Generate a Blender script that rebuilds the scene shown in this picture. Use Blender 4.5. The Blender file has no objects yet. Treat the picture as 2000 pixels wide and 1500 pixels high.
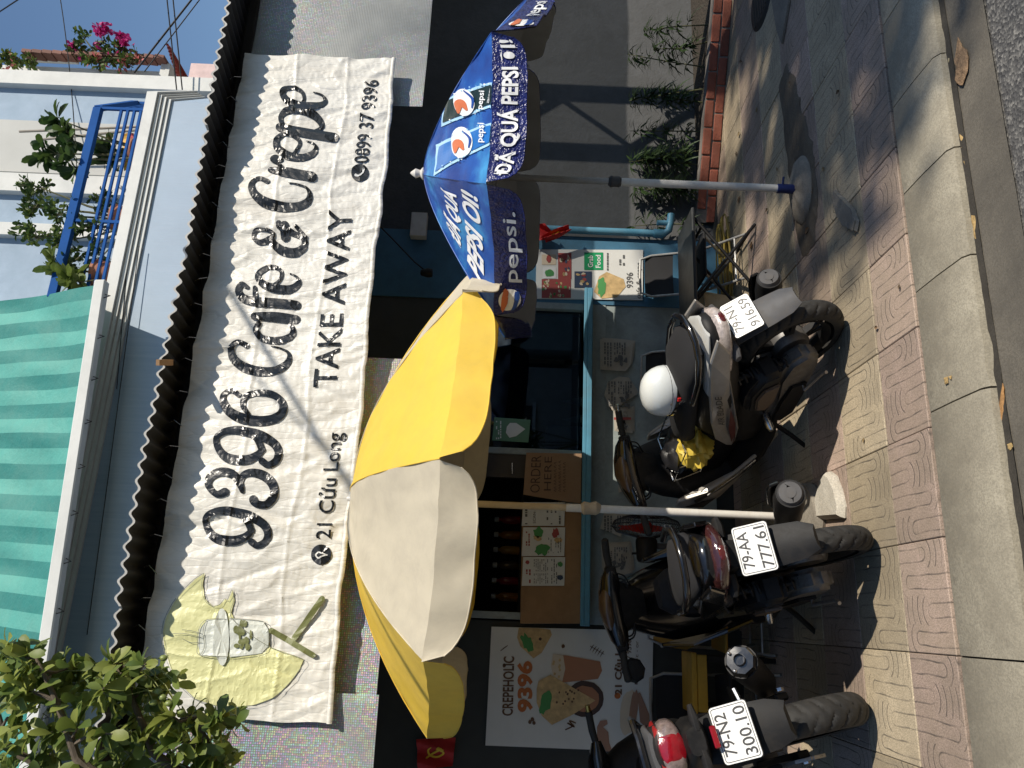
import bpy, bmesh, math, random
from mathutils import Vector, Matrix, noise as mn
random.seed(7)
R = math.radians
SC = bpy.context.scene
COL = SC.collection

# ------------------------------------------------------------ camera
F = 1500.0; YAW = R(17.0); ROLL = R(2.4); HC = 1.55
CAM = Vector((0, 0, HC))
FW = Vector((math.sin(YAW), math.cos(YAW), 0)); R0 = Vector((math.cos(YAW), -math.sin(YAW), 0)); UP = Vector((0, 0, 1))
RC = R0*math.cos(ROLL) + UP*math.sin(ROLL); UC = UP*math.cos(ROLL) - R0*math.sin(ROLL)
cd = bpy.data.cameras.new('camera'); cam = bpy.data.objects.new('camera', cd); COL.objects.link(cam)
cd.sensor_width = 36.0; cd.lens = F/2000*36; cd.clip_start = 0.05; cd.clip_end = 600
mw = Matrix.Identity(4)
for i, c in enumerate((-UC, RC, -FW)):          # the phone was held on its side
    for j in range(3): mw[j][i] = c[j]
mw.translation = CAM
cam.matrix_world = mw; SC.camera = cam

# ------------------------------------------------------------ light
SUN_AZ = R(35.0); SUN_EL = R(39.5)
SD = Vector((math.sin(SUN_AZ)*math.cos(SUN_EL), -math.cos(SUN_AZ)*math.cos(SUN_EL), math.sin(SUN_EL)))
w = bpy.data.worlds.new('World'); SC.world = w; w.use_nodes = True
nt = w.node_tree
sky = nt.nodes.new('ShaderNodeTexSky'); sky.sky_type = 'NISHITA'; sky.sun_disc = False
sky.sun_elevation = SUN_EL; sky.sun_rotation = math.pi - SUN_AZ
sky.air_density = 1.2; sky.dust_density = 0.2; sky.ozone_density = 4.0
bg = nt.nodes['Background']; bg.inputs['Strength'].default_value = 0.11
nt.links.new(sky.outputs[0], bg.inputs[0])
sl = bpy.data.lights.new('sun', 'SUN'); sl.energy = 4.8; sl.angle = R(0.53); sl.color = (1, .92, .79)
so = bpy.data.objects.new('sun', sl); COL.objects.link(so); so.rotation_euler = SD.to_track_quat('Z', 'Y').to_euler(); so.location = (6, -8, 12)
vs = SC.view_settings; vs.view_transform = 'Standard'; vs.look = 'None'; vs.gamma = 1; vs.exposure = 0.13
try: vs.use_curve_mapping = False
except Exception: pass
SC.cycles.max_bounces = 4; SC.cycles.diffuse_bounces = 3; SC.cycles.transparent_max_bounces = 8; SC.cycles.caustics_reflective = False; SC.cycles.caustics_refractive = False

# ------------------------------------------------------------ pixels to points (a pixel of the photograph and the plane that carries it)
def ray(x, y): return FW + RC*((750-y)/F) - UC*((x-1000)/F)
def on(x, y, ax, val):
    d = ray(x, y); return CAM + d*((val-CAM[ax])/d[ax])
def W(x, y, Y): return on(x, y, 1, Y)
def G(x, y, z=0): return on(x, y, 2, z)

# ------------------------------------------------------------ mesh builder
def V(*a): return Vector(a)
class MB:
    def __init__(s): s.v = []; s.f = []; s.m = []
    def add(s, vs, fs, m=0):
        o = len(s.v); s.v += [tuple(p) for p in vs]; s.f += [tuple(i+o for i in f) for f in fs]; s.m += [m]*len(fs); return s
    def box(s, c, d, M=None, m=0, taper=1.0):
        c = Vector(c); hx, hy, hz = d[0]/2, d[1]/2, d[2]/2
        P = [V(x*(taper if z > 0 else 1), y*(taper if z > 0 else 1), z) for z in (-hz, hz) for x, y in ((-hx, -hy), (hx, -hy), (hx, hy), (-hx, hy))]
        if M: P = [M @ p for p in P]
        return s.add([c+p for p in P], [(3, 2, 1, 0), (4, 5, 6, 7), (0, 1, 5, 4), (1, 2, 6, 5), (2, 3, 7, 6), (3, 0, 4, 7)], m)
    def span(s, a, b, m=0):
        a = Vector(a); b = Vector(b); return s.box((a+b)/2, [abs(b[i]-a[i]) for i in range(3)], m=m)
    def beam(s, a, b, w, h, m=0):
        a = Vector(a); b = Vector(b); d = b-a
        x = d.normalized(); u = UP if abs(x.z) < .95 else V(0, 1, 0)
        y = u.cross(x).normalized(); z = x.cross(y)
        M = Matrix((x, y, z)).transposed()
        return s.box((a+b)/2, (d.length, w, h), M, m)
    def tube(s, pts, r, n=8, caps=True, m=0, closed=False):
        pts = [Vector(p) for p in pts]; k = len(pts)
        rs = r if isinstance(r, (list, tuple)) else [r]*k
        prev = None; rings = []
        for i, p in enumerate(pts):
            if closed: t = pts[(i+1) % k]-pts[i-1]
            else: t = pts[min(i+1, k-1)]-pts[max(i-1, 0)]
            t.normalize()
            if prev is None:
                u = UP if abs(t.z) < .9 else V(1, 0, 0)
                a = t.cross(u).normalized()
            else:
                a = prev - t*prev.dot(t)
                a = a.normalized() if a.length > 1e-6 else prev
            prev = a; b = t.cross(a)
            rings.append([p+(a*math.cos(2*math.pi*j/n)+b*math.sin(2*math.pi*j/n))*rs[i] for j in range(n)])
        return s.loft(rings, caps and not closed, m, closed)
    def loft(s, rings, caps=True, m=0, closed=False):
        n = len(rings[0]); vs = [p for r in rings for p in r]; fs = []
        K = len(rings)
        for i in range(K if closed else K-1):
            for j in range(n):
                a = i*n+j; b = i*n+(j+1) % n; c = ((i+1) % K)*n+(j+1) % n; d = ((i+1) % K)*n+j
                fs.append((a, b, c, d))
        if caps:
            fs.append(tuple(range(n-1, -1, -1))); fs.append(tuple((K-1)*n+j for j in range(n)))
        return s.add(vs, fs, m)
    def lathe(s, prof, n=16, c=(0, 0, 0), M=None, m=0, caps=True):
        c = Vector(c); rings = []
        for r, z in prof:
            ring = [V(r*math.cos(2*math.pi*j/n), r*math.sin(2*math.pi*j/n), z) for j in range(n)]
            if M: ring = [M @ p for p in ring]
            rings.append([c+p for p in ring])
        return s.loft(rings, caps, m)
    def grid(s, fn, nu, nv, m=0, flip=False):
        vs = [fn(i/nu, j/nv) for j in range(nv+1) for i in range(nu+1)]
        fs = []
        for j in range(nv):
            for i in range(nu):
                a = j*(nu+1)+i; q = (a, a+1, a+nu+2, a+nu+1)
                fs.append(q[::-1] if flip else q)
        return s.add(vs, fs, m)
    def poly(s, pts, m=0): return s.add(pts, [tuple(range(len(pts)))], m)
    def slab(s, pts, d, m=0):
        """outline pts (3-D, planar) thickened by the vector d"""
        d = Vector(d); n = len(pts); P = [Vector(p) for p in pts]
        fs = [tuple(range(n-1, -1, -1)), tuple(range(n, 2*n))] + [(j, (j+1) % n, n+(j+1) % n, n+j) for j in range(n)]
        return s.add(P+[p+d for p in P], fs, m)
    def xf(s, M):
        s.v = [tuple(M @ Vector(p)) for p in s.v]; return s
    def mesh(s, name, mats, smooth=False, bevel=0, seg=1, fixn=True, solid=0):
        me = bpy.data.meshes.new(name); me.from_pydata(s.v, [], s.f)
        mats = mats if isinstance(mats, (list, tuple)) else [mats]
        for mm in mats: me.materials.append(mm)
        if len(mats) > 1: me.polygons.foreach_set('material_index', s.m)
        if bevel or fixn:
            bm = bmesh.new(); bm.from_mesh(me)
            if fixn: bmesh.ops.recalc_face_normals(bm, faces=bm.faces)
            if bevel:
                es = [e for e in bm.edges if len(e.link_faces) == 2 and e.calc_face_angle(0) > .5]
                bmesh.ops.bevel(bm, geom=es, offset=bevel, segments=seg, affect='EDGES', clamp_overlap=True)
            bm.to_mesh(me); bm.free()
        if smooth:
            me.polygons.foreach_set('use_smooth', [True]*len(me.polygons))
            try: me.set_sharp_from_angle(angle=R(smooth if smooth is not True else 40))
            except Exception: pass
        me.update(); return me

def ss(x, hw, zc, hh, n=16, e=2.6, yc=0, ax='x'):
    """superellipse ring across the x axis"""
    out = []
    for j in range(n):
        a = 2*math.pi*(j+.5)/n; c, q = math.cos(a), math.sin(a)
        y = yc+hw*math.copysign(abs(c)**(2/e), c); z = zc+hh*math.copysign(abs(q)**(2/e), q)
        out.append(V(x, y, z))
    return out

# ------------------------------------------------------------ objects
def tagit(o, label=None, cat=None, group=None, kind=None):
    if label: o['label'] = label
    if cat: o['category'] = cat
    if group: o['group'] = group
    if kind: o['kind'] = kind
    return o
def link(name, me, parent=None, world=False):
    o = bpy.data.objects.new(name, me); COL.objects.link(o)
    if parent is not None:
        o.parent = parent
        if world: o.matrix_parent_inverse = wmat(parent).inverted()
    return o
def wmat(o):
    m = o.matrix_basis.copy()
    if o.parent: m = wmat(o.parent) @ o.matrix_parent_inverse @ m
    return m
def thing(name, label, cat, loc=(0, 0, 0), rot=(0, 0, 0), group=None):
    o = bpy.data.objects.new(name, None); COL.objects.link(o); o.empty_display_size = .1
    o.location = loc; o.rotation_euler = rot
    return tagit(o, label, cat, group)
def part(name, mb, mat, parent, world=True, **k):
    return link(name, mb.mesh(name, mat, **k), parent, world)
def solo(name, mb, mat, label, cat, group=None, **k):
    return tagit(link(name, mb.mesh(name, mat, **k)), label, cat, group)
def struct(name, mb, mat, **k):
    return tagit(link(name, mb.mesh(name, mat, **k)), kind='structure')

# ------------------------------------------------------------ materials
def nodes(name):
    m = bpy.data.materials.new(name); m.use_nodes = True; n = m.node_tree; return m, n, n.nodes['Principled BSDF']
def N(nt, typ, **k):
    n = nt.nodes.new(typ)
    for a, b in k.items(): setattr(n, a, b)
    return n
def mth(nt, op, a, b=None, c=None):
    n = nt.nodes.new('ShaderNodeMath'); n.operation = op
    for i, q in enumerate((a, b, c)):
        if q is None: continue
        if isinstance(q, (int, float)): n.inputs[i].default_value = q
        else: nt.links.new(q, n.inputs[i])
    return n.outputs[0]
def ramp(nt, fac, stops):
    n = nt.nodes.new('ShaderNodeValToRGB'); e = n.color_ramp.elements
    while len(e) < len(stops): e.new(.5)
    for i, (p, c) in enumerate(stops):
        e[i].position = p; e[i].color = (*c, 1) if len(c) == 3 else c
    nt.links.new(fac, n.inputs[0]); return n.outputs[0]
def mix(nt, fac, a, b, mode='MIX'):
    n = nt.nodes.new('ShaderNodeMix'); n.data_type = 'RGBA'; n.blend_type = mode
    for i, q in ((0, fac), (6, a), (7, b)):
        if isinstance(q, (int, float)): n.inputs[i].default_value = q
        elif isinstance(q, (tuple, list)): n.inputs[i].default_value = (*q[:3], 1)
        else: nt.links.new(q, n.inputs[i])
    return n.outputs[2]
def ntex(nt, co, scale, detail=4, rough=.6, dist=0):
    n = nt.nodes.new('ShaderNodeTexNoise'); n.inputs['Scale'].default_value = scale; n.inputs['Detail'].default_value = detail
    n.inputs['Roughness'].default_value = rough; n.inputs['Distortion'].default_value = dist
    if co is not None: nt.links.new(co, n.inputs['Vector'])
    return n.outputs['Fac']
def objco(nt): return nt.nodes.new('ShaderNodeTexCoord').outputs['Object']
def bump(nt, h, bs, strength=.3, dist=.01, prev=None):
    n = nt.nodes.new('ShaderNodeBump'); n.inputs['Strength'].default_value = strength; n.inputs['Distance'].default_value = dist
    nt.links.new(h, n.inputs['Height'])
    if prev is not None: nt.links.new(prev, n.inputs['Normal'])
    nt.links.new(n.outputs[0], bs.inputs['Normal']); return n.outputs[0]
def mat(name, col, rough=.6, metal=0, var=.18, scale=6, bmp=.15, bscale=80, dirt=None, dscale=3, damt=.5, rnd=0, coat=0, bdist=.004, transl=0, spec=.5):
    m, n, b = nodes(name); co = objco(n)
    f = ntex(n, co, scale, 3, .65); rr = None
    c = ramp(n, f, [(.25, [max(0, q*(1-var)) for q in col]), (.75, [min(1, q*(1+var)) for q in col])])
    if rnd:
        oi = n.nodes.new('ShaderNodeObjectInfo').outputs['Random']
        hs = n.nodes.new('ShaderNodeHueSaturation'); n.links.new(c, hs.inputs['Color'])
        n.links.new(mth(n, 'MULTIPLY_ADD', oi, rnd*2, 1-rnd), hs.inputs['Value']); c = hs.outputs[0]
    if dirt:
        g = ramp(n, ntex(n, co, dscale, 6, .75, .3), [(.42, (0, 0, 0)), (.75, (damt,)*3)])
        c = mix(n, g, c, dirt); rr = mth(n, 'MULTIPLY_ADD', g, .5, rough)
    n.links.new(c, b.inputs['Base Color'])
    b.inputs['Metallic'].default_value = metal; b.inputs['Coat Weight'].default_value = coat; b.inputs['Coat Roughness'].default_value = .08
    b.inputs['Specular IOR Level'].default_value = spec
    b.inputs['Roughness'].default_value = rough
    if rr: n.links.new(rr, b.inputs['Roughness'])
    if bmp: bump(n, ntex(n, co, bscale, 2, .7), b, bmp, bdist)
    if transl:
        t = n.nodes.new('ShaderNodeBsdfTranslucent'); n.links.new(c, t.inputs[0])
        s = n.nodes.new('ShaderNodeMixShader'); s.inputs[0].default_value = transl
        n.links.new(b.outputs[0], s.inputs[1]); n.links.new(t.outputs[0], s.inputs[2])
        n.links.new(s.outputs[0], n.nodes['Material Output'].inputs[0])
    return m
def flat(name, col, rough=.6, **k): return mat(name, col, rough, var=.08, bmp=0, **k)

BLACKP = mat('black_plastic', (.010, .010, .011), .5, var=.3, scale=30, bmp=.12, bscale=400, dirt=(.07, .058, .045), dscale=16, damt=.22, spec=.28)
GLOSSB = mat('black_gloss', (.005, .005, .006), .18, var=.2, bmp=0, coat=.7, dirt=(.05, .042, .035), dscale=22, damt=.15)
GREYP = mat('grey_plastic', (.065, .065, .07), .55, var=.15, scale=20, bmp=.1, bscale=300, dirt=(.14, .12, .095), dscale=14, damt=.4, spec=.35)
RUBBER = mat('rubber', (.014, .014, .014), .75, var=.3, scale=25, bmp=.25, bscale=200, dirt=(.08, .068, .055), dscale=12, damt=.35)
CHROME = mat('chrome', (.6, .6, .6), .22, 1, var=.1, bmp=.05, bscale=120, dirt=(.2, .16, .12), dscale=25, damt=.3)
STEEL = mat('steel', (.35, .34, .33), .42, .9, var=.2, scale=20, bmp=.1, dirt=(.18, .1, .05), dscale=15, damt=.5)
ALU = mat('cast_aluminium', (.16, .155, .15), .5, .6, var=.25, scale=18, bmp=.2, bscale=150, dirt=(.10, .075, .05), dscale=9, damt=.7)
WHITEP = mat('white_paint', (.62, .61, .58), .5, var=.1, scale=5, bmp=.1, dirt=(.25, .21, .16), dscale=4, damt=.4)
INK = flat('black_ink', (.012, .012, .014), .45)
PLATEW = mat('plate_white', (.78, .78, .76), .35, var=.05, bmp=.05, dirt=(.5, .47, .4), dscale=20, damt=.2)
REDL = mat('red_lens', (.24, .004, .010), .1, var=.2, scale=40, bmp=.2, bscale=200, coat=1)
CLEARL = mat('clear_lens', (.42, .36, .33), .12, var=.4, scale=60, bmp=.5, bscale=140, coat=1)
BLACKF = mat('black_fabric', (.012, .012, .014), .85, var=.2, bmp=.3, bscale=500)

# ------------------------------------------------------------ lettering
def text2d(body, h, bold=0, shear=0, spacing=1.0, res=3):
    """flat lettering: ([(x, y)], faces), cap height h, starting at x=0"""
    cu = bpy.data.curves.new('lettering', 'FONT'); cu.body = body; cu.size = h/.727; cu.offset = bold*h; cu.shear = shear
    cu.space_character = spacing; cu.resolution_u = res
    ob = bpy.data.objects.new('lettering', cu); me = bpy.data.meshes.new_from_object(ob)
    vs = [(q.co.x, q.co.y) for q in me.vertices]; fs = [tuple(p.vertices) for p in me.polygons]
    bpy.data.objects.remove(ob); bpy.data.curves.remove(cu); bpy.data.meshes.remove(me)
    x0 = min(p[0] for p in vs)
    return [(x-x0, y) for x, y in vs], fs
def text_fit(mb, body, fn, w, h, bold=0, shear=0, m=0):
    """lettering stretched to w x h and put through fn(x, y) -> point"""
    vs, fs = text2d(body, 1, bold, shear); mx = max(p[0] for p in vs)
    return mb.add([fn(x/mx*w, y*h) for x, y in vs], fs, m)
def crom(pts, k=6):
    """Catmull-Rom through points of any dimension"""
    P = [pts[0]]+list(pts)+[pts[-1]]; out = []
    for i in range(1, len(P)-2):
        for j in range(k):
            t = j/k; a, b, c, d = P[i-1], P[i], P[i+1], P[i+2]
            out.append(tuple(.5*((2*b[q])+(-a[q]+c[q])*t+(2*a[q]-5*b[q]+4*c[q]-d[q])*t*t+(-a[q]+3*b[q]-3*c[q]+d[q])*t**3) for q in range(len(b))))
    out.append(tuple(pts[-1])); return out
def stroke(mb, pts, fn, k=6, m=0, round_=True, lanes=2):
    """brush stroke: pts (x, y, width) through fn"""
    C = crom(pts, k); n = len(C); L = []
    for i, (x, y, wd) in enumerate(C):
        x0, y0 = C[max(i-1, 0)][:2]; x1, y1 = C[min(i+1, n-1)][:2]
        dx, dy = x1-x0, y1-y0; q = math.hypot(dx, dy) or 1
        L.append([fn(x-dy/q*wd*(s/lanes-.5), y+dx/q*wd*(s/lanes-.5)) for s in range(lanes+1)])
    mb.add([p for l in L for p in l], [(i*(lanes+1)+j, i*(lanes+1)+j+1, (i+1)*(lanes+1)+j+1, (i+1)*(lanes+1)+j) for i in range(n-1) for j in range(lanes)], m)
    if round_:
        for x, y, wd in (C[0], C[-1]): disc(mb, x, y, wd/2, fn, 10, m)
def disc(mb, x, y, r, fn, n=16, m=0, ry=None):
    ry = ry or r
    mb.add([fn(x, y)]+[fn(x+r*math.cos(2*math.pi*j/n), y+ry*math.sin(2*math.pi*j/n)) for j in range(n)], [(0, 1+j, 1+(j+1) % n) for j in range(n)], m)
# ============================================================ ground
def m_asphalt():
    m, n, b = nodes('asphalt'); co = objco(n)
    v = N(n, 'ShaderNodeTexVoronoi'); v.inputs['Scale'].default_value = 95; n.links.new(co, v.inputs['Vector'])
    sp = ramp(n, v.outputs['Color'], [(.25, (.045, .045, .048)), (.6, (.10, .098, .095)), (.85, (.24, .23, .21))])
    g = ntex(n, co, 1.3, 6, .7)
    c = mix(n, ramp(n, g, [(.35, (0, 0, 0)), (.7, (.55,)*3)]), sp, (.13, .12, .105))
    n.links.new(c, b.inputs['Base Color']); b.inputs['Roughness'].default_value = .85
    bump(n, v.outputs['Distance'], b, .6, .006); return m
def m_concrete(name, col, dark, sc=3, speck=.35):
    m, n, b = nodes(name); co = objco(n)
    a = ntex(n, co, sc, 8, .72, .4); f = ntex(n, co, 130, 3, .8); k = ntex(n, co, sc*5, 8, .8, .2)
    c = mix(n, ramp(n, a, [(.36, (0, 0, 0)), (.68, (1, 1, 1))]), dark, col)
    c = mix(n, ramp(n, f, [(.42, (0, 0, 0)), (.6, (min(1, speck*2),)*3)]), c, [q*.5 for q in col])
    c = mix(n, ramp(n, k, [(.56, (0, 0, 0)), (.72, (.6,)*3)]), c, [q*.55 for q in dark])
    oi = n.nodes.new('ShaderNodeObjectInfo').outputs['Random']; hs = n.nodes.new('ShaderNodeHueSaturation'); n.links.new(c, hs.inputs['Color'])
    n.links.new(mth(n, 'MULTIPLY_ADD', oi, .26, .87), hs.inputs['Value'])
    n.links.new(hs.outputs[0], b.inputs['Base Color']); b.inputs['Roughness'].default_value = .85
    p = bump(n, f, b, .35, .004); bump(n, k, b, .3, .01, p); return m
def m_paver(name, col):
    m, n, b = nodes(name); co = objco(n)
    s = N(n, 'ShaderNodeSeparateXYZ'); n.links.new(co, s.inputs[0]); x, y = s.outputs[0], s.outputs[1]
    wob = mth(n, 'MULTIPLY', mth(n, 'SUBTRACT', ntex(n, co, 4, 2), .5), .03)
    x = mth(n, 'ADD', x, wob)
    # two columns of nested hairpins per tile, the second shifted half a length
    cw = .1
    cell = mth(n, 'DIVIDE', mth(n, 'ADD', x, .6), cw); ci = mth(n, 'FLOOR', cell)
    xl = mth(n, 'MULTIPLY', mth(n, 'ABSOLUTE', mth(n, 'SUBTRACT', mth(n, 'FRACT', cell), .5)), cw)
    sh = mth(n, 'FRACT', mth(n, 'MULTIPLY', mth(n, 'SINE', mth(n, 'MULTIPLY', ci, 12.99)), 437.5))
    yl = mth(n, 'SUBTRACT', y, mth(n, 'MULTIPLY_ADD', sh, .36, -.18))
    yy = mth(n, 'MAXIMUM', mth(n, 'SUBTRACT', mth(n, 'ABSOLUTE', yl), .13), 0)
    d = mth(n, 'SQRT', mth(n, 'ADD', mth(n, 'MULTIPLY', xl, xl), mth(n, 'MULTIPLY', yy, yy)))
    fr = mth(n, 'ABSOLUTE', mth(n, 'SUBTRACT', mth(n, 'FRACT', mth(n, 'DIVIDE', mth(n, 'ADD', d, .012), .037)), .5))
    gr = mth(n, 'SMOOTH_MIN', mth(n, 'MULTIPLY', mth(n, 'SUBTRACT', .5, fr), 8), 1, .2)    # 0 in the groove
    wear = ntex(n, co, 9, 4)
    gro = mth(n, 'MULTIPLY', mth(n, 'SUBTRACT', 1, gr), mth(n, 'MULTIPLY_ADD', wear, 3.6, -1.15))
    gro = mth(n, 'MINIMUM', mth(n, 'MAXIMUM', gro, 0), 1)
    sp = ntex(n, co, 210, 3, .8); st = ntex(n, co, 3.2, 8, .75, .3)
    oi = n.nodes.new('ShaderNodeObjectInfo'); rn = oi.outputs['Random']
    loc = N(n, 'ShaderNodeVectorMath'); loc.operation = 'ADD'; n.links.new(co, loc.inputs[0]); n.links.new(oi.outputs['Location'], loc.inputs[1])
    big = ntex(n, loc.outputs[0], .9, 6, .7)
    c = ramp(n, sp, [(.33, [q*.45 for q in col]), (.5, col), (.68, [min(1, q*1.5) for q in col])])
    c = mix(n, ramp(n, st, [(.45, (0, 0, 0)), (.75, (.55,)*3)]), c, (.15, .13, .10))
    c = mix(n, ramp(n, big, [(.38, (.0,)*3), (.66, (.7,)*3)]), c, (.25, .20, .135))
    c = mix(n, mth(n, 'MULTIPLY', gro, .8), c, (.07, .06, .05))
    hs = n.nodes.new('ShaderNodeHueSaturation'); n.links.new(c, hs.inputs['Color']); n.links.new(mth(n, 'MULTIPLY_ADD', rn, .34, .82), hs.inputs['Value'])
    n.links.new(hs.outputs[0], b.inputs['Base Color']); b.inputs['Roughness'].default_value = .82
    p = bump(n, mth(n, 'SUBTRACT', 1, gro), b, .5, .005); bump(n, sp, b, .25, .003, p); return m
ASPH = m_asphalt(); KERB = m_concrete('kerb_concrete', (.44, .395, .30), (.25, .22, .165), 2.6)
GUT = m_concrete('gutter_concrete', (.19, .168, .132), (.11, .098, .08), 3)
PINK = m_paver('paver_pink', (.43, .32, .262)); BEIGE = m_paver('paver_beige', (.46, .38, .262))
DIRT = m_concrete('dirt_joint', (.10, .085, .07), (.06, .05, .045), 6)
CONC = m_concrete('old_concrete', (.29, .26, .215), (.16, .14, .115), 7)

mb = MB(); mb.span((-150, -150, -.3), (150, 2.175, -.052)); road = struct('road', mb, ASPH)
mb = MB(); mb.grid(lambda u, v: V(-30+u*60, 2.16+v*.28, -.049+.006*abs(2*v-1)+.004*mn.noise(V(u*240, v*2, 0))), 600, 4)
gutter = struct('gutter', mb, GUT, smooth=True)
mb = MB(); mb.span((-40, 2.44, -.3), (60, 40, -.02)); pave = struct('pavement', mb, DIRT)
# kerb stones
kerb = tagit(link('kerb', MB().span((-30, 2.40, -.28), (50, 2.74, -.03)).mesh('kerb', DIRT)), kind='structure')
xs = [-6.2, -5.2, -4.1, -3.05, -2.0, -1.05, -.06, .79, 1.27, 1.70, 2.11, 2.53, 2.97, 3.42, 3.9, 4.6, 5.4, 6.3, 7.3]
for i in range(len(xs)-1):
    a, b_ = xs[i]+.003, xs[i+1]-.003; cx = (a+b_)/2; n = max(4, int((b_-a)/.06))
    def ring(t, j0=i):
        x = (t-.5)*(b_-a); q = .005*mn.noise(V(x*9+j0*7, 1, 0)); e = .010*mn.noise(V(x*14+j0*3, 5, 0))-.018*max(0, mn.noise(V(x*6+j0*5, 9, 0))-.25)
        s = .006 if t in (0, 1) else 0
        return [V(x, -.185, -.10), V(x, -.182, -.045), V(x, -.176+e, -.018-s*.3), V(x, -.150+e, -.002+q-s*.4), V(x, .0, .004+q-s*.4), V(x, .150, .003+q-s*.4), V(x, .170, -.008-s*.3), V(x, .172, -.1)]
    mb = MB(); mb.loft([ring(t/n) for t in range(n+1)])
    o = link('kerb_stone', mb.mesh('kerb_stone', KERB, smooth=35), kerb); o.location = (cx, 2.57, .002)
# pavers
pm = {}
def paver_mesh(w, d, m):
    k = (round(w, 3), round(d, 3), m.name)
    if k not in pm:
        b = MB(); b.box((0, 0, -.014), (w-.003, d-.003, .03)); pm[k] = b.mesh('paver', m, bevel=.003, seg=1)
    return pm[k]
ys = [2.748, 3.07, 3.47, 3.87, 4.27, 4.67, 5.07, 5.40]
for r in range(len(ys)-1):
    for c in range(-7, 17):
        x = c*.4+.14; d = ys[r+1]-ys[r]
        m = (PINK if (r % 2 == 0) else BEIGE)
        if random.random() < .06: m = PINK if m is BEIGE else BEIGE
        o = link('paver', paver_mesh(.4, d, m), pave)
        o.location = (x, (ys[r]+ys[r+1])/2, random.uniform(-.003, .002)); o.rotation_euler = (random.uniform(-.005, .005), random.uniform(-.005, .005), random.choice((0, math.pi)))
# concrete strip and iron cover by the planter
mb = MB(); mb.slab([G(1500, -60, .006), G(1545, -60, .006), G(1543, 5, .006), G(1530, 85, .006), G(1520, 60, .006)], (0, 0, .012))
solo('concrete_slab', mb, CONC, 'pale concrete slab strip lying on the pavement by the brick planter', 'concrete slab')
c0 = G(1488, -10); mb = MB()
mb.lathe([(.0, .012), (.17, .012), (.19, .010), (.20, .004), (.22, .003), (.225, 0)], 28, c0, caps=False)
for k in range(-3, 4): mb.span(c0+V(-.15, k*.045-.008, .011), c0+V(.15, k*.045+.008, .016))
solo('manhole_cover', mb, mat('cast_iron', (.05, .048, .045), .6, .4, bmp=.4, dirt=(.1, .08, .06)), 'round dark iron cover set in the pavement near the planter', 'manhole cover', smooth=30)

# loose stones, bark and leaves
def chunk(name, px, z0, h, m, label, cat, group=None, topscale=.8, n=2):
    P = [G(x, y, z0) for x, y in px]; c = sum(P, V(0, 0, 0))/len(P)
    k = len(P); mb = MB(); rings = []
    for t, sc in ((0, 1), (.25, 1.02), (.7, .95), (1, topscale)):
        rings.append([c+(p-c)*sc*(1+.05*mn.noise(p*9+V(0, 0, t*3)))+V(0, 0, h*t*(1+.25*mn.noise(p*6))) for p in P])
    mb.loft(rings)
    return solo(name, mb, m, label, cat, group, smooth=30)
WSTONE = m_concrete('whitish_stone', (.62, .58, .5), (.48, .44, .37), 8)
chunk('concrete_block', [(1655, 1012), (1655, 990), (1648, 958), (1637, 930), (1626, 922), (1618, 935), (1608, 975), (1606, 1015)], 0, .045, WSTONE, 'whitish broken concrete block lying against the motorbike rear wheel', 'concrete block', topscale=.86)
chunk('stone_slab', [(1676, 452), (1680, 432), (1671, 408), (1652, 388), (1634, 371), (1632, 392), (1642, 425), (1655, 443)], 0, .022, CONC, 'flat triangular stone slab lying on the patterned pavers', 'stone slab', topscale=.95)
BARK = mat('bark', (.30, .19, .105), .85, var=.4, scale=30, bmp=.8, bscale=60, bdist=.01)
BARK2 = mat('pale_bark', (.27, .23, .14), .85, var=.35, scale=30, bmp=.8, bscale=60, bdist=.01)
def litter(name, px, z0, m, label, cat, curl=.012, group=None):
    P0 = [G(x, y, z0) for x, y in px]; P = []
    for i_, p_ in enumerate(P0):
        q_ = P0[(i_+1) % len(P0)]
        for t_ in (0, .25, .5, .75): s_ = p_.lerp(q_, t_); P.append(s_+V(mn.noise(s_*60), mn.noise(s_*60+V(9, 0, 0)), 0)*.1*(q_-p_).length)
    c = sum(P, V(0, 0, 0))/len(P); mb = MB(); k = len(P)
    def lift(p, t): return p+V(0, 0, .003+curl*((p-c).length/.1)**1.3*(.5+mn.noise(p*14))+t)
    for t in (0,):
        rings = [[lift(c+(p-c)*s, .004*q) for p in P] for s, q in ((.98, -.3), (1, .3), (.7, 1), (.35, 1.2))]
        mb.loft(rings)
    return solo(name, mb, m, label, cat, group, smooth=50)
def zz(o, s, pts): return [(o[0]+x/s, o[1]+y/s) for x, y in pts]
zg = -.045
litter('bark_piece', zz((1500, 0), 3, [(1130, 215), (1143, 270), (1172, 288), (1182, 340), (1176, 420), (1150, 500), (1128, 495), (1108, 470), (1112, 400), (1098, 350), (1115, 280)]), zg, BARK, 'large brown strip of tree bark lying in the gutter', 'bark')
litter('bark_piece', zz((1500, 0), 3, [(1045, 292), (1075, 335), (1072, 430), (1062, 465), (1046, 410), (1032, 345)]), zg, BARK2, 'small pale olive piece of bark beside the large brown bark', 'bark')
litter('dry_leaf', zz((1500, 500), 3, [(1393, 745), (1396, 850), (1388, 960), (1378, 1055), (1364, 1010), (1362, 900), (1372, 820)]), zg, mat('orange_leaf', (.36, .19, .07), .8, var=.5, scale=40, bmp=.5), 'long orange dry leaf sheath lying alone in the gutter', 'leaf', .02)
litter('dry_leaf', zz((1500, 500), 3, [(1415, 1105), (1440, 1095), (1450, 1120), (1435, 1140), (1420, 1130)]), zg, mat('tan_leaf', (.42, .29, .12), .7, var=.4, scale=40), 'small curled tan leaf on the road by the gutter', 'leaf', .09)
YL = mat('yellow_leaf', (.40, .27, .11), .8, var=.5, scale=60, bmp=.5)
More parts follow.
